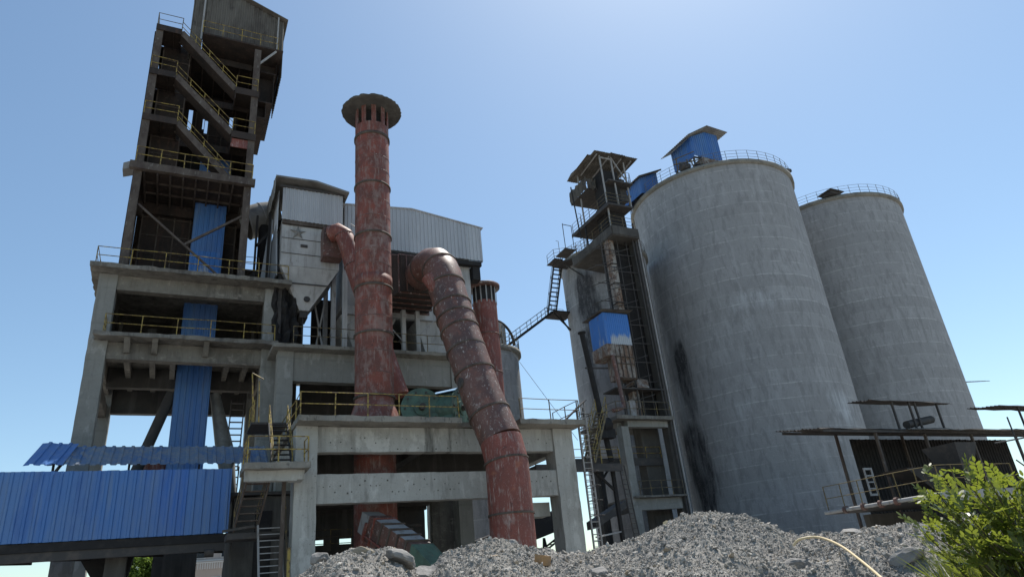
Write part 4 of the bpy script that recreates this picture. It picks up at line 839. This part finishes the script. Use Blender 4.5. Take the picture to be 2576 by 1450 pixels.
part('pipe_arm', MB().bar((29.4, 44.6, 17.3), (31.6, 44.6, 17.4), .12), 'steel', X)
part('blower', MB().tube([(29.9, 44.2, 12.5), (30.6, 44.2, 12.6)], .55, 18).box(29.7, 30.9, 43.9, 44.6, 11.5, 12.2), 'black', X)
part('box_unit', MB().rbox(32.9, 33.5, 44.2, 44.8, 13.2, 14.6), 'grey_steel', X)
# upper platforms
part('platform', MB().prism([(33.7, 43.6, 29.75), (36.6, 43.6, 29.75), (37.6, 51.0, 29.75), (33.7, 50.6, 29.75)], (0, 0, .95)), 'concrete_dark', X)
part('platform_edge', MB().rbox(33.62, 33.69, 43.6, 50.6, 29.85, 30.72, .02, .3).rbox(33.7, 36.6, 43.52, 43.59, 29.85, 30.72, .02, .3), 'concrete_dark', X)
rail(X, [(33.8, 50, 30.7), (33.8, 43.7, 30.7), (36.5, 43.7, 30.7)], 1.15, 1.5, 'rail_dark', .026, (.33, .66))
part('platform', MB().box(33.75, 36.6, 43.6, 50.2, 33.0, 33.15).box(33.7, 33.76, 43.6, 50.2, 32.85, 33.2), 'steel', X)
rail(X, [(33.8, 50, 33.15), (33.8, 43.7, 33.15), (36.3, 43.7, 33.15)], 1.15, 1.4, 'rail_dark', .026, (.33, .66))
part('platform', MB().box(33.5, 38.6, 46.0, 49.2, 36.0, 36.15).box(34.6, 37.4, 44.0, 45.99, 36.0, 36.15), 'steel', X)
rail(X, [(33.6, 49, 36.15), (33.6, 46.1, 36.15)], 1.2, 1.2, 'rail_dark', .026); rail(X, [(36.2, 44.1, 36.15), (37.3, 44.1, 36.15), (38.5, 46.1, 36.15), (38.5, 49, 36.15)], 1.2, 1.2, 'rail_dark', .026)
fs_ = MB().corr((33.42, 49.2, 36.0), (0, -1, 0), (0, 0, 1), 3.2, 1.4, (-1, 0, 0), .2, .04, .16, 3).corr((33.5, 45.94, 36.0), (1, 0, 0), (0, 0, 1), 2.4, 1.2, (0, -1, 0), .2, .04, .22, 3)
part('torn_sheeting', fs_, 'grey_sheet', X)
for x, y in ((34.2, 44.3), (35.5, 44.3), (37.2, 44.6), (33.8, 47.8), (37.4, 47.6)): part('head_post', MB().bar((x, y, 33.1), (x, y, 38.9), .12), 'grey_steel', X)
up = MB().bar((35.5, 44.3, 39), (37.3, 44.4, 36.1), .1).bar((34.2, 44.3, 38.7), (35.5, 44.3, 38.7), .12)
part('head_brace', up, 'grey_steel', X)
part('head_post', MB().bar((34.2, 44.3, 33.1), (34.2, 44.3, 30.7), .12), 'grey_steel', X); part('head_post', MB().bar((33.8, 47.8, 33), (33.8, 47.8, 30.7), .14), 'black', X)
part('head_box', MB().rbox(34.5, 36.3, 44.7, 46.3, 30.71, 37.6, .03), 'black', X)
part('head_ledge', MB().rbox(36.2, 37.3, 45.0, 46.6, 34.6, 37.2, .05, .3), 'steel', X)
rf = MB().corr((33.4, 43.8, 39.0), (1, 0, .02), (.12, 4.6, -.2), 5.0, 4.8, (0, 0, 1), .2, .04, .12, 5).corr((33.0, 44.6, 38.98), (1, 0, .02), (0, 4.2, -.5), 1.4, 4.2, (0, 0, 1), .2, .04, .26, 4).corr((35.2, 43.7, 39.06), (1, 0, .0), (.1, 2.0, .1), 1.6, 1.6, (0, 0, 1), .2, .04, .25, 2)
part('torn_roof', rf, 'grey_sheet', X)
rp = MB()
for x in (33.8, 35.2, 36.6, 37.8): rp.bar((x, 44.1, 38.85), (x+.2, 47.5, 38.6), .1)
part('roof_purlins', rp, 'grey_steel', X)
part('side_post', MB().bar((32.2, 46.5, 30.6), (31.9, 46.5, 36.2), .09), 'black', X)
part('loading_pallet', MB().box(31.4, 32.6, 48.2, 50.0, 30.3, 30.42).bar((31.6, 48.4, 30.42), (31.6, 48.4, 33.2), .05).bar((32.5, 48.3, 30.42), (32.5, 48.3, 33.0), .05).bar((31.6, 48.4, 33.1), (32.5, 48.3, 33.0), .05), 'steel', X)

# ladders, walkway between frame and lift tower
Y_ = thing('caged_ladder', 'grey ladder with side rails at the right end of the fan deck', 'ladder', (20, 31.8, 0))
ladder(Y_, (19.85, 31.6, 2.2), (19.85, 31.5, 10.7), (1, 0, 0), .5)
ladder(Y_, (20.45, 32.6, 2.4), (20.35, 32.4, 10.6), (1, 0, 0), .45, .34, 'steel')
hp = MB()
for z in np.arange(4.6, 10, .75): hp.tube([(19.85, 31.55, z), (19.75, 31.1, z), (20.1, 30.85, z), (20.45, 31.1, z), (20.35, 31.55, z)], .02, 5)
part('hoops', hp, 'steel', Y_)
part('top_step', MB().bar((19.0, 31.6, 9.62), (20.4, 31.5, 10.75), .5, .05).bar((18.9, 31.3, 9.6), (20.3, 31.2, 10.7), .05), 'steel', Y_)
part('tie_bar', MB().bar((20.3, 32, 3.6), (26, 38, 4.2), .08), 'grey_steel', Y_)
Wk = thing('steel_walkway', 'dark steel walkway and yellow stairs linking the fan deck with the lift tower', 'walkway', (25, 40, 0))
part('deck', MB().box(20.5, 27.0, 38.3, 39.4, 8.3, 8.45).box(20.5, 27.0, 38.2, 38.3, 8.0, 8.5), 'steel', Wk)
rail(Wk, [(22.6, 38.3, 8.45), (27.0, 38.3, 8.45)], 1.0, 1.5, 'yellow', .026)
stair(Wk, (24.2, 38.5, 8.5), (27.2, 40.6, 12.6), (.6, -.8, 0), .8, 13, 'rail_dark', 'yellow', .18)
part('support', MB().bar((26.6, 38.8, 0), (26.6, 38.8, 8.2), .22).bar((26.6, 38.8, 6.8), (25.2, 38.8, 8.1), .14), 'black', Wk)
ladder(Wk, (27.4, 38.4, 2.2), (26.9, 38.4, 8.4), (1, 0, 0), .4, .3, 'steel')
part('low_deck', MB().prism([(25.2, 39.5, 4.6), (28.5, 40.5, 5.9), (28.5, 40.5, 6.4), (25.2, 39.5, 5.1)], (0, 1.2, 0)), 'steel', Wk)
IC = thing('inclined_conveyor', 'black inclined conveyor gallery behind the right column of the wide frame', 'conveyor', (24, 45, 0))
part('gallery', MB().prism([(17.5, 45, 2.9), (27.6, 45, 5.6), (27.6, 45, 7.0), (17.5, 45, 4.3)], (0, 2, 0)), 'black', IC)
stair(IC, (21.5, 44.0, 2.5), (26.4, 44.0, 5.2), (0, 1, 0), .9, 16, 'steel', None, .12)
part('trestle', MB().bar((25.0, 45, 0), (24.2, 45, 4.6), .14).bar((23.6, 45, 0), (24.2, 45, 4.6), .14), 'black', IC)
BH = thing('pipe_rack', 'dark steel roof truss seen through the wide frame at its right end', 'truss', (18, 40, 7))
tb = MB().bar((15.5, 40.3, 8.0), (20.5, 40.3, 8.3), .25, .5)
for k in range(5): tb.bar((17.2+k*.6, 40, 7.6), (17.5+k*.6, 40, 9.2), .07)
tb.bar((16.8, 40, 9.1), (20.2, 40, 9.3), .08).bar((17, 40, 7.6), (20, 40, 9.2), .07)
part('truss', tb, 'black', BH)

# ------------------------------------------------------------ loading shed at the right
P = thing('loading_shed', 'dark open loading shed with a long flat canopy before the big silos', 'shed', (36, 22, 0))
part('canopy', MB().corr((29.6, 24.1, 7.55), (0, 1, .17), (1, 0, .002), 3.0, 6.9, (0, 0, 1), .25, .04, .05, 10), 'steel', P)
part('canopy', MB().corr((36.4, 23.7, 7.5), (0, 1, .14), (1, 0, .004), 3.9, 26, (0, 0, 1), .25, .05, .1, 26), 'grey_sheet', P)
pb = MB()
for y in (24.2, 25.5, 26.8): pb.bar((29.8, y, 7.46+.16*(y-24.1)), (62, y, 7.46+.16*(y-24.1)), .08, .12)
part('purlins', pb, 'steel', P)
part('upper_canopy', MB().corr((34.3, 24.2, 9.2), (0, 1, .15), (1, 0, .0), 1.6, 7.2, (0, 0, 1), .25, .05, .06, 8), 'steel', P)
part('upper_canopy', MB().corr((46.5, 24.2, 9.2), (0, 1, .15), (1, 0, .0), 2.2, 8, (0, 0, 1), .25, .05, .06, 8), 'steel', P)
for x, y in ((33.9, 24.3), (38.2, 24.4), (42.5, 24.4), (47, 24.4), (34.2, 27), (40, 27)): part('post', MB().bar((x, y, 0), (x, y, 7.4 if y < 26 else 7.9), .13), 'brown_pale', P)
for x in (36.2, 37.7, 38.2, 40.2, 48.5): part('upper_post', MB().bar((x, 24.4, 7.6), (x, 24.4, 9.25), .1), 'steel', P)
part('roof_pipe', MB().tube([(37.2, 24.6, 7.95), (39.9, 24.8, 8.35)], .22, 14), 'steel', P)
part('platform', MB().box(28.8, 41.0, 18.45, 24.5, 3.42, 3.58), 'steel', P)
part('platform_edge', MB().box(28.75, 41.0, 18.38, 18.44, 3.2, 3.62), 'grey_steel', P)
rail(P, [(28.8, 24.3, 3.58), (28.8, 18.45, 3.58), (34.2, 18.45, 3.58)], 1.1, 1.05, 'yellow_dull', .02)
part('flanged_pipe', MB().tube([(28.66, 24.4, 3.5), (28.66, 18.3, 3.5)], .085, 14), 'grey_steel', P)
for y in (23.2, 22.2, 21.3, 20.5): part('pipe_flange', MB().tube([(28.66, y-.07, 3.5), (28.66, y+.07, 3.5)], .17, 14), 'rust_dark', P)
vt = part('louvre_frame', MB().box(29.9, 30.5, 22.6, 22.65, 4.0, 4.1).box(29.9, 29.98, 22.6, 22.65, 4.1, 5.2).box(30.42, 30.5, 22.6, 22.65, 4.1, 5.2).box(29.9, 30.5, 22.6, 22.65, 5.2, 5.3), 'grey_steel', P)
mesh('louvre_slats', MB().box(29.98, 30.42, 22.6, 22.63, 4.3, 4.36).box(29.98, 30.42, 22.6, 22.63, 4.6, 4.66).box(29.98, 30.42, 22.6, 22.63, 4.9, 4.96), 'grey_steel', vt)
part('back_wall', MB().corr((35.5, 27.2, 0), (1, 0, 0), (0, 0, 1), 15.5, 7.7, (0, -1, 0), .3, .05, .03, 2), 'black', P)  # black sheet added where the silo wall behind lies in shade
part('side_wall', MB().rbox(31.4, 36, 24.2, 24.5, 0, 3.3), 'concrete_dark', P)
part('hopper', MB().frustum([(35.6, 21.4, 4.4), (36.2, 21.4, 4.4), (36.2, 22.2, 4.4), (35.6, 22.2, 4.4)], [(35.0, 21, 6.2), (36.8, 21, 6.2), (36.8, 22.8, 6.2), (35.0, 22.8, 6.2)]), 'steel', P)
part('hopper', MB().frustum([(33.9, 22, 4.0), (34.2, 22, 4.0), (34.2, 22.6, 4.0), (33.9, 22.6, 4.0)], [(31.6, 21.6, 5.1), (34.6, 21.6, 5.1), (34.6, 23, 5.1), (31.6, 23, 5.1)]), 'steel', P)
part('under_bracing', MB().bar((30.8, 19.2, 3.4), (31.6, 19.6, .3), .1).bar((33.5, 18.6, 3.4), (33.9, 18.6, 0), .12).bar((31.2, 18.6, 3.4), (33.6, 19.0, 0), .08), 'grey_steel', P)
part('belt_conveyor', MB().prism([(37.0, 18.3, 4.6), (46, 17.2, 3.6), (46, 17.2, 4.0), (37, 18.3, 5.0)], (.3, .9, 0)), 'black', P)
part('eave_brace', MB().tube([(38, 20.8, 6.1), (46.8, 20.4, 7.0)], .04, 6).tube([(40, 20.8, 3.5), (40, 20.8, 7.5)], .04, 6), 'steel', P)
ladder(S2, (80.6, 44.9, 12), (80.6, 44.9, 17.0), (.7, .7, 0), .5, .5, 'rail_grey')
EV = thing('side_eave', 'small corrugated roof jutting out behind the far right silo', 'roof', (83, 46, 18))
part('roof_sheet', MB().corr((80.2, 44.6, 18.2), (1, 0, .06), (0, 1, .24), 5.0, 5.0, (0, 0, 1), .3, .05, .04, 3), 'grey_sheet', EV)
part('props', MB().bar((81, 48.5, 0), (81, 48.5, 19), .15).bar((84.5, 48.5, 0), (84.5, 48.5, 19), .15), 'steel', EV)

# ------------------------------------------------------------ far house and trees seen under the gallery
HS = thing('far_house', 'pale pink house with a balustrade seen under the conveyor gallery', 'house', (6, 92, 0))
part('wall', MB().rbox(2.2, 10.5, 90, 98, 0, 9.0, .01, 2), 'house', HS)
part('cornice', MB().box(2.0, 10.7, 89.7, 98.2, 8.6, 8.8).box(2.0, 10.7, 89.7, 98.2, 7.1, 7.25), 'white', HS)
HS.scale = (1, 1, 1.06)
bl = MB()
for k in range(34): bl.box(2.1+k*.25, 2.2+k*.25, 89.6, 89.7, 8.8, 9.5); bl.box(2.1+k*.25, 2.2+k*.25, 89.2, 89.3, 6.3, 6.9)
part('balustrade', bl.box(2.0, 10.7, 89.55, 89.75, 9.5, 9.62).box(2, 10.7, 89.15, 89.35, 6.9, 7.0), 'white', HS)
for x, z in ((3.4, 7.4), (6.0, 7.4), (8.6, 7.4), (5.2, 4.6), (8.0, 4.6), (3.0, 4.6)):
    w = part('window', MB().box(x, x+1.0, 89.93, 90.02, z, z+.95), 'white', HS); mesh('pane', MB().box(x+.08, x+.92, 89.9, 89.94, z+.08, z+.87), 'glass', w)
def leafcloud(n, centre, rad, size, seed, clumps=60):
    r = np.random.default_rng(seed); c = np.array(centre); rad = np.array(rad)
    cl = r.normal(size=(clumps, 3)); cl /= np.linalg.norm(cl, axis=1)[:, None]; cl = c+cl*rad*r.uniform(.35, 1, (clumps, 1))
    p = cl[r.integers(0, clumps, n)]+r.normal(size=(n, 3))*rad*.13
    a = r.normal(size=(n, 3)); a /= np.linalg.norm(a, axis=1)[:, None]; b = np.cross(a, r.normal(size=(n, 3))); b /= np.linalg.norm(b, axis=1)[:, None]
    s = size*r.uniform(.6, 1.3, (n, 1))
    return np.stack([p-a*s, p-b*s*.45, p+a*s, p+b*s*.45], 1)
def quadmesh(name, Q, mat, tint, parent=None, base=(0, 0, 0)):
    mb = MB(); n = len(Q); mb.v = Q.reshape(-1, 3).tolist(); k = Q.shape[1]; mb.f = np.arange(n*k).reshape(n, k).tolist(); mb.smooth = [False]*n
    o = mesh(name, mb, mat, parent, base)
    ca = o.data.attributes.new('tint', 'FLOAT_COLOR', 'POINT'); col = np.repeat(np.concatenate([tint, np.ones((n, 1))], 1), k, 0).astype(np.float32); ca.data.foreach_set('color', col.ravel())
    return o
def leaftint(n, seed, a=(.05, .10, .015), b=(.17, .22, .04)):
    r = np.random.default_rng(seed); t = r.uniform(0, 1, (n, 1))**1.4; return np.array(a)*(1-t)+np.array(b)*t
for lb, x, y, z, rx, rz, sd_ in (('bushy green tree seen under the conveyor gallery beside the pale house', -1.4, 84, 6.0, 2.4, 2.9, 3), ('green treetop at the bottom left corner under the conveyor gallery', -17.5, 70, 2.6, 3.0, 2.2, 5)):
    t = thing('tree', lb, 'tree', (x, y, 0))
    part('trunk', MB().tube([(x, y, 0), (x+.1, y, z*.5), (x-.1, y, z)], [.25, .18, .08], 8).tube([(x, y, z*.5), (x+1, y, z+.5)], [.12, .04], 6).tube([(x, y, z*.6), (x-1.1, y+.3, z+.6)], [.12, .04], 6), 'bark', t)
    Q_ = leafcloud(9000, (x, y, z), (rx, rx, rz), .2, sd_, 70); quadmesh('crown', Q_, 'treeleaf', leaftint(len(Q_), sd_), t)

# ------------------------------------------------------------ rubble heap
ridge = [(2, 1.2), (8, 1.9), (9.9, 2.12), (10.7, 2.27), (13, 2.47), (15.5, 2.47), (17, 2.38), (17.9, 2.12), (19.0, 2.02), (20.7, 2.28), (25.1, 2.32), (29.1, 2.12), (32, 2.07), (35.4, 2.17), (38.7, 2.36), (40.9, 2.47), (43.1, 2.28), (46.8, 1.97), (49.8, 1.9), (53.8, 1.92), (55.7, 1.9), (57.7, 1.71), (61, 1.6), (70, 1.3), (80, .8)]
RA = np.array([r[0] for r in ridge]); RZ = np.array([r[1] for r in ridge])
def vnoise(x, y, seed):
    xi = np.floor(x).astype(int); yi = np.floor(y).astype(int); fx = x-xi; fy = y-yi; fx = fx*fx*(3-2*fx); fy = fy*fy*(3-2*fy)
    h = lambda a, b_: (np.sin((a*127.1+b_*311.7+seed*74.7))*43758.5453) % 1.0
    return (h(xi, yi)*(1-fx)+h(xi+1, yi)*fx)*(1-fy)+(h(xi, yi+1)*(1-fx)+h(xi+1, yi+1)*fx)*fy-.5
def heap(az, d):
    """height of the heap at azimuth (deg) and distance from the standpoint"""
    top = np.interp(az, RA, RZ); f = np.where(d < 14, np.clip((d-5.5)/8.5, 0, 1), np.clip(1-(d-14)/3.2, 0, 1))
    f = np.where(d < 14, .12+.88*np.sin(f*np.pi/2)**1.25, f)
    x = d*np.sin(np.radians(az)); y = d*np.cos(np.radians(az))
    z = top*f
    n_ = .34*vnoise(x*.9, y*.9, 1)+.2*vnoise(x*2.1, y*2.1, 2)+.11*vnoise(x*5, y*5, 3)+.06*vnoise(x*11, y*11, 4)+.04*vnoise(x*23, y*23, 5)
    return x, y, z+n_*np.clip((d-5)/3, .1, 1)*np.where(d > 13.2, .55, 1)-.02
na_, nd_ = 760, 300
AZ, DD = np.meshgrid(np.linspace(1, 78, na_), np.concatenate([np.linspace(5.2, 14.4, nd_-40), np.linspace(14.5, 17.4, 40)]))
hx, hy, hz = heap(AZ, DD)
hz = np.where(DD > 17.2, -.05, hz); hz = np.where(DD < 5.3, -.05, hz)
vv = np.stack([hx, hy, hz], -1).reshape(-1, 3)
idx = np.arange(na_*nd_).reshape(nd_, na_); ff = np.stack([idx[:-1, :-1], idx[:-1, 1:], idx[1:, 1:], idx[1:, :-1]], -1).reshape(-1, 4)
tint_h = np.array([[.215, .20, .178]])*np.ones((len(vv), 1))+.1*vnoise(vv[:, 0]*3, vv[:, 1]*3, 9)[:, None]
# loose stones of the heap
ns = 150000; r = np.random.default_rng(5)
saz = r.uniform(4, 70, ns); sdist = 14.3-7.5*r.uniform(0, 1, ns)**1.5; px_, py_, pz_ = heap(saz, sdist)
size = np.clip(.0085*(1-r.uniform(0, 1, ns))**-.36, .0085, .05)
ico = np.array([(0, 0, 1), (.9, 0, .25), (.25, .85, .3), (-.75, .5, .2), (-.7, -.55, .3), (.3, -.85, .2), (.55, .5, -.5), (-.3, .6, -.55), (-.55, -.45, -.6), (.5, -.5, -.5)])
icf = [(0, 1, 2), (0, 2, 3), (0, 3, 4), (0, 4, 5), (0, 5, 1), (1, 6, 2), (2, 6, 7), (2, 7, 3), (3, 7, 8), (3, 8, 4), (4, 8, 5), (5, 8, 9), (5, 9, 1), (1, 9, 6), (6, 9, 8), (6, 8, 7)]
def rotm(r, n):
    q = r.normal(size=(n, 4)); q /= np.linalg.norm(q, axis=1)[:, None]; w, x, y, z = q.T
    return np.stack([np.stack([1-2*(y*y+z*z), 2*(x*y-z*w), 2*(x*z+y*w)], -1), np.stack([2*(x*y+z*w), 1-2*(x*x+z*z), 2*(y*z-x*w)], -1), np.stack([2*(x*z-y*w), 2*(y*z+x*w), 1-2*(x*x+y*y)], -1)], 1)
sv_ = ico[None]*r.uniform(.6, 1.3, (ns, 10, 1))*np.stack([r.uniform(.8, 1.4, ns), r.uniform(.6, 1.1, ns), r.uniform(.45, .9, ns)], -1)[:, None, :]
sv_ = np.einsum('nij,nkj->nki', rotm(r, ns), sv_)*size[:, None, None]+np.stack([px_, py_, pz_+size*.25], -1)[:, None, :]
sf = (np.array(icf)[None]+(np.arange(ns)*10)[:, None, None]).reshape(-1, 3)+len(vv)
stint = np.array([.385, .36, .32])*r.uniform(.45, 1.5, (ns, 1)); warm = r.uniform(0, 1, ns) < .06; stint[warm] = np.array([.33, .25, .16])*r.uniform(.7, 1.2, (warm.sum(), 1))
me = bpy.data.meshes.new('rubble_heap'); me.from_pydata(np.concatenate([vv, sv_.reshape(-1, 3)]).tolist(), [], ff.tolist()+sf.tolist())
ca = me.attributes.new('tint', 'FLOAT_COLOR', 'POINT'); allc = np.concatenate([tint_h, np.repeat(stint, 10, 0)]); ca.data.foreach_set('color', np.concatenate([allc, np.ones((len(allc), 1))], 1).astype(np.float32).ravel())
me.materials.append(M['rubble']); o = bpy.data.objects.new('rubble_heap', me); COL.objects.link(o); o['kind'] = 'stuff'; o['label'] = 'long heap of grey crushed rubble along the foot of the photo'; o['category'] = 'rubble'
def boulder(label, az, d, s, mat='rock', seed=0, flat=.75, group='large rocks on the rubble heap', name='rock', cat='rock'):
    rr = np.random.default_rng(seed); import bmesh
    bm = bmesh.new(); bmesh.ops.create_icosphere(bm, subdivisions=3, radius=1)
    pl = [(Vector(rr.normal(size=3)).normalized(), rr.uniform(.5, .85)) for _ in range(11)]
    for v in bm.verts:
        for n_, dd in pl:
            k = v.co.dot(n_)-dd
            if k > 0: v.co -= n_*k
        v.co += v.co.normalized()*.06*float(hsh(v.co.x*3, v.co.y*3, v.co.z*3))
        v.co = Vector((v.co.x*1.25, v.co.y, v.co.z*flat))*s
    x, y, z = [float(q) for q in heap(np.array([az]), np.array([d]))]if False else [float(q[0]) for q in heap(np.array([az]), np.array([d]))]
    mm = bpy.data.meshes.new(name); bm.to_mesh(mm); bm.free(); mm.materials.append(M[mat])
    ob = bpy.data.objects.new(name, mm); COL.objects.link(ob); ob.location = (x, y, z+s*.3*flat); ob.rotation_euler = (rr.uniform(-.4, .4), rr.uniform(-.4, .4), rr.uniform(0, 6))
    ob['label'] = label; ob['category'] = cat; ob['group'] = group
boulder('grey rock at the far left end of the rubble heap', 11.0, 12.6, .22, seed=1)
boulder('tan rock near the left end of the rubble heap', 14.0, 12.0, .2, 'rock_tan', 2)
boulder('broad flat grey rock below the rusty chute', 17.0, 11.6, .27, seed=3, flat=.5)
boulder('upright grey rock in the dip of the rubble ridge', 19.0, 12.4, .24, seed=4, flat=1.1)
boulder('grey rock perched on the ridge just left of the leaning duct', 25.6, 14.0, .17, seed=5)
boulder('dark rock right of the orange brick low on the heap', 32.5, 10.6, .16, seed=6)
boulder('long pale rock on the ridge near the cream hose', 51.0, 13.5, .2, 'rock', 7, .6)
boulder('round grey rock on the ridge end beside the shrub', 57.8, 13.0, .2, seed=8)
boulder('large slanting grey rock right below the cream hose', 54.0, 10.2, .19, seed=9, flat=.6)
boulder('grey rock in the middle of the slope left of the cream hose', 46.8, 10.6, .2, seed=10)
boulder('grey rock lowest on the slope left of the cream hose', 48.5, 9.2, .17, seed=12)
boulder('brown slab-like rock on the slope under the loading shed', 56.5, 10.6, .2, 'rock_tan', 13, .45)
def block(label, az, d, sx, sy, sz, rz, tilt, mat='brick', name='brick', cat='brick'):
    x, y, z = [float(q[0]) for q in heap(np.array([az]), np.array([d]))]
    ob = solo(name, MB().rbox(-sx, sx, -sy, sy, -sz, sz, .006, .05), mat, label, cat, (0, 0, 0)); ob.location = (x, y, z+sz+.03); ob.rotation_euler = (tilt, .1, rz)
block('orange brick lump lying on the front of the rubble heap', 28.0, 11.6, .13, .07, .075, .5, .2)
block('thin pale wood piece near the top of the rubble peak', 38.2, 13.4, .12, .04, .03, .2, -.2, 'hose', 'wood_scrap', 'wood')
def sp(px, py, d):
    q = FWD*1700+RIGHT*(px-1287.5)-UP*(py-725); q *= d/math.hypot(q.x, q.y); q += CAM; return (q.x, q.y, q.z)
hp_ = [(1995, 1371, 12.0), (2003, 1360, 12.0), (2017, 1353, 12.0), (2049, 1349, 12.0), (2081, 1356, 11.7), (2120, 1375, 11.1), (2159, 1404, 10.4), (2198, 1436, 9.7), (2230, 1465, 9.1)]
hs = [Vector(sp(a, b, c*.94)) for a, b, c in hp_]
hs = [(hs[max(i-1, 0)]*-.5*(t-2*t*t+t**3)+hs[i]*(1-2.5*t*t+1.5*t**3)+hs[i+1]*(.5*t+2*t*t-1.5*t**3)+hs[min(i+2, len(hs)-1)]*.5*(t**3-t*t)) for i in range(len(hs)-1) for t in (0, .2, .4, .6, .8)]
solo('plastic_hose', MB().tube(hs, .017, 10), 'hose', 'cream plastic hose arching over the rubble heap', 'hose', hs[0])

# ------------------------------------------------------------ shrub and grass at the right
SB = thing('shrub', 'leafy green shrub in the lower right corner before the loading shed', 'shrub', (6.6, 3.4, 0))
r = np.random.default_rng(21); quads = []; stems = MB()
def leaf(base, d, length, up):
    """one feather-shaped leaf: paired leaflets along a midrib"""
    d = d/np.linalg.norm(d); side = np.cross(d, up); side /= np.linalg.norm(side)+1e-9; nrm = np.cross(side, d)
    k = 5
    for i in range(k+1):
        u = .18+.8*i/k; p = base+d*length*u-nrm*.12*length*u*u; L_ = length*.34*(1-.35*abs(u-.5))
        for sg in ((-1, 1) if i < k else (0,)):
            ax = (d*.75+side*sg*.8+r.normal(size=3)*.12) if sg else d
            ax = ax/np.linalg.norm(ax); w = np.cross(ax, nrm+r.normal(size=3)*.25); w /= np.linalg.norm(w); wd = L_*.23
            quads.append([p, p+ax*L_*.35+w*wd, p+ax*L_*.8+w*wd*.8, p+ax*L_, p+ax*L_*.8-w*wd*.8, p+ax*L_*.35-w*wd])
def branch(p0, p1, nleaf, ll):
    p0 = np.array(p0, float); p1 = np.array(p1, float); mid = (p0+p1)/2+np.array([0, 0, .06])
    pts = [p0*(1-u)**2+2*u*(1-u)*mid+p1*u*u for u in np.linspace(0, 1, 7)]
    stems.tube([tuple(q) for q in pts], [.012*(1-.7*i/6) for i in range(7)], 6)
    for k in range(nleaf):
        u = .3+.7*k/max(1, nleaf-1); p = p0*(1-u)**2+2*u*(1-u)*mid+p1*u*u
        dr = (p1-p0)/np.linalg.norm(p1-p0)+r.normal(size=3)*.75+np.array([0, 0, .25]); leaf(p, dr, ll*r.uniform(.7, 1.15), np.array([0, 0, 1])+r.normal(size=3)*.35)
root = (7.2, 3.6, .2)
tips = [(2322, 1195, 7.4), (2345, 1225, 7.3), (2375, 1210, 7.1), (2420, 1190, 7.2), (2455, 1195, 7.5), (2490, 1210, 7.0), (2520, 1215, 7.3), (2560, 1225, 7.2), (2350, 1255, 7.0), (2335, 1290, 7.3), (2350, 1270, 7.6), (2405, 1245, 7.4), (2450, 1240, 7.0), (2500, 1250, 7.5), (2540, 1260, 6.8), (2575, 1250, 7.2), (2322, 1335, 7.4), (2345, 1345, 7.2), (2375, 1340, 7.0), (2380, 1300, 7.3), (2430, 1290, 6.9), (2475, 1280, 7.3), (2530, 1290, 7.1), (2580, 1290, 7.0), (2420, 1330, 7.2), (2460, 1340, 6.9), (2510, 1330, 7.3), (2560, 1330, 7.0), (2610, 1300, 7.1), (2600, 1240, 7.3), (2440, 1370, 6.8), (2490, 1370, 7.0), (2550, 1370, 6.8), (2600, 1360, 7)]
for (a, b_, d) in tips:
    tip = np.array(sp(a, b_, d)); base_ = np.array(root)*.55+tip*.45+r.normal(size=3)*.08; base_[2] = min(base_[2], tip[2]-.12)
    branch(base_, tip, 12, .195)
    stems.tube([root, tuple((np.array(root)+base_)/2+np.array([0, 0, .1])), tuple(base_)], [.03, .018, .011], 6)
part('stems', stems, 'bark', SB)
Q_ = np.array(quads); quadmesh('foliage', Q_, 'leaf', leaftint(len(Q_), 8, (.045, .075, .018), (.19, .22, .05)), SB)
part('sprig_stem', MB().tube([sp(2625, 1230, 9), sp(2590, 1180, 9), sp(2555, 1155, 9)], .008, 5), 'bark', SB)
ng = 9000; gp = []
for k in range(ng):
    d = r.uniform(5.3, 8.6); azg = r.uniform(54, 82)+max(0, (d-6.6))*1.0
    x = d*math.sin(math.radians(azg)); y = d*math.cos(math.radians(azg)); hgt = r.uniform(.6, 1.12)*min(1, .65+(azg-54)/18); ln = np.clip(r.normal(size=2)*.26, -.45, .45)*hgt
    s_ = np.array([math.cos(azg*.0174), -math.sin(azg*.0174), 0])*.006+r.normal(size=3)*.003; z0 = .55 if d > 6.6 else .3
    z0 = float(heap(np.array([azg]), np.array([d]))[2][0])-.05
    p = np.array([x, y, z0]); q = p+np.array([ln[0]*.4, ln[1]*.4, hgt*.65]); t = p+np.array([ln[0]*1.3, ln[1]*1.3, hgt])
    gp.append([p-s_, p+s_, q+s_*.8, t, t, q-s_*.8])
gq = np.array(gp); og = quadmesh('grass', gq, 'grass', leaftint(ng, 12, (.05, .075, .02), (.24, .23, .08))); og['kind'] = 'stuff'; og['label'] = 'long green grass at the lower right corner of the rubble'; og['category'] = 'grass'
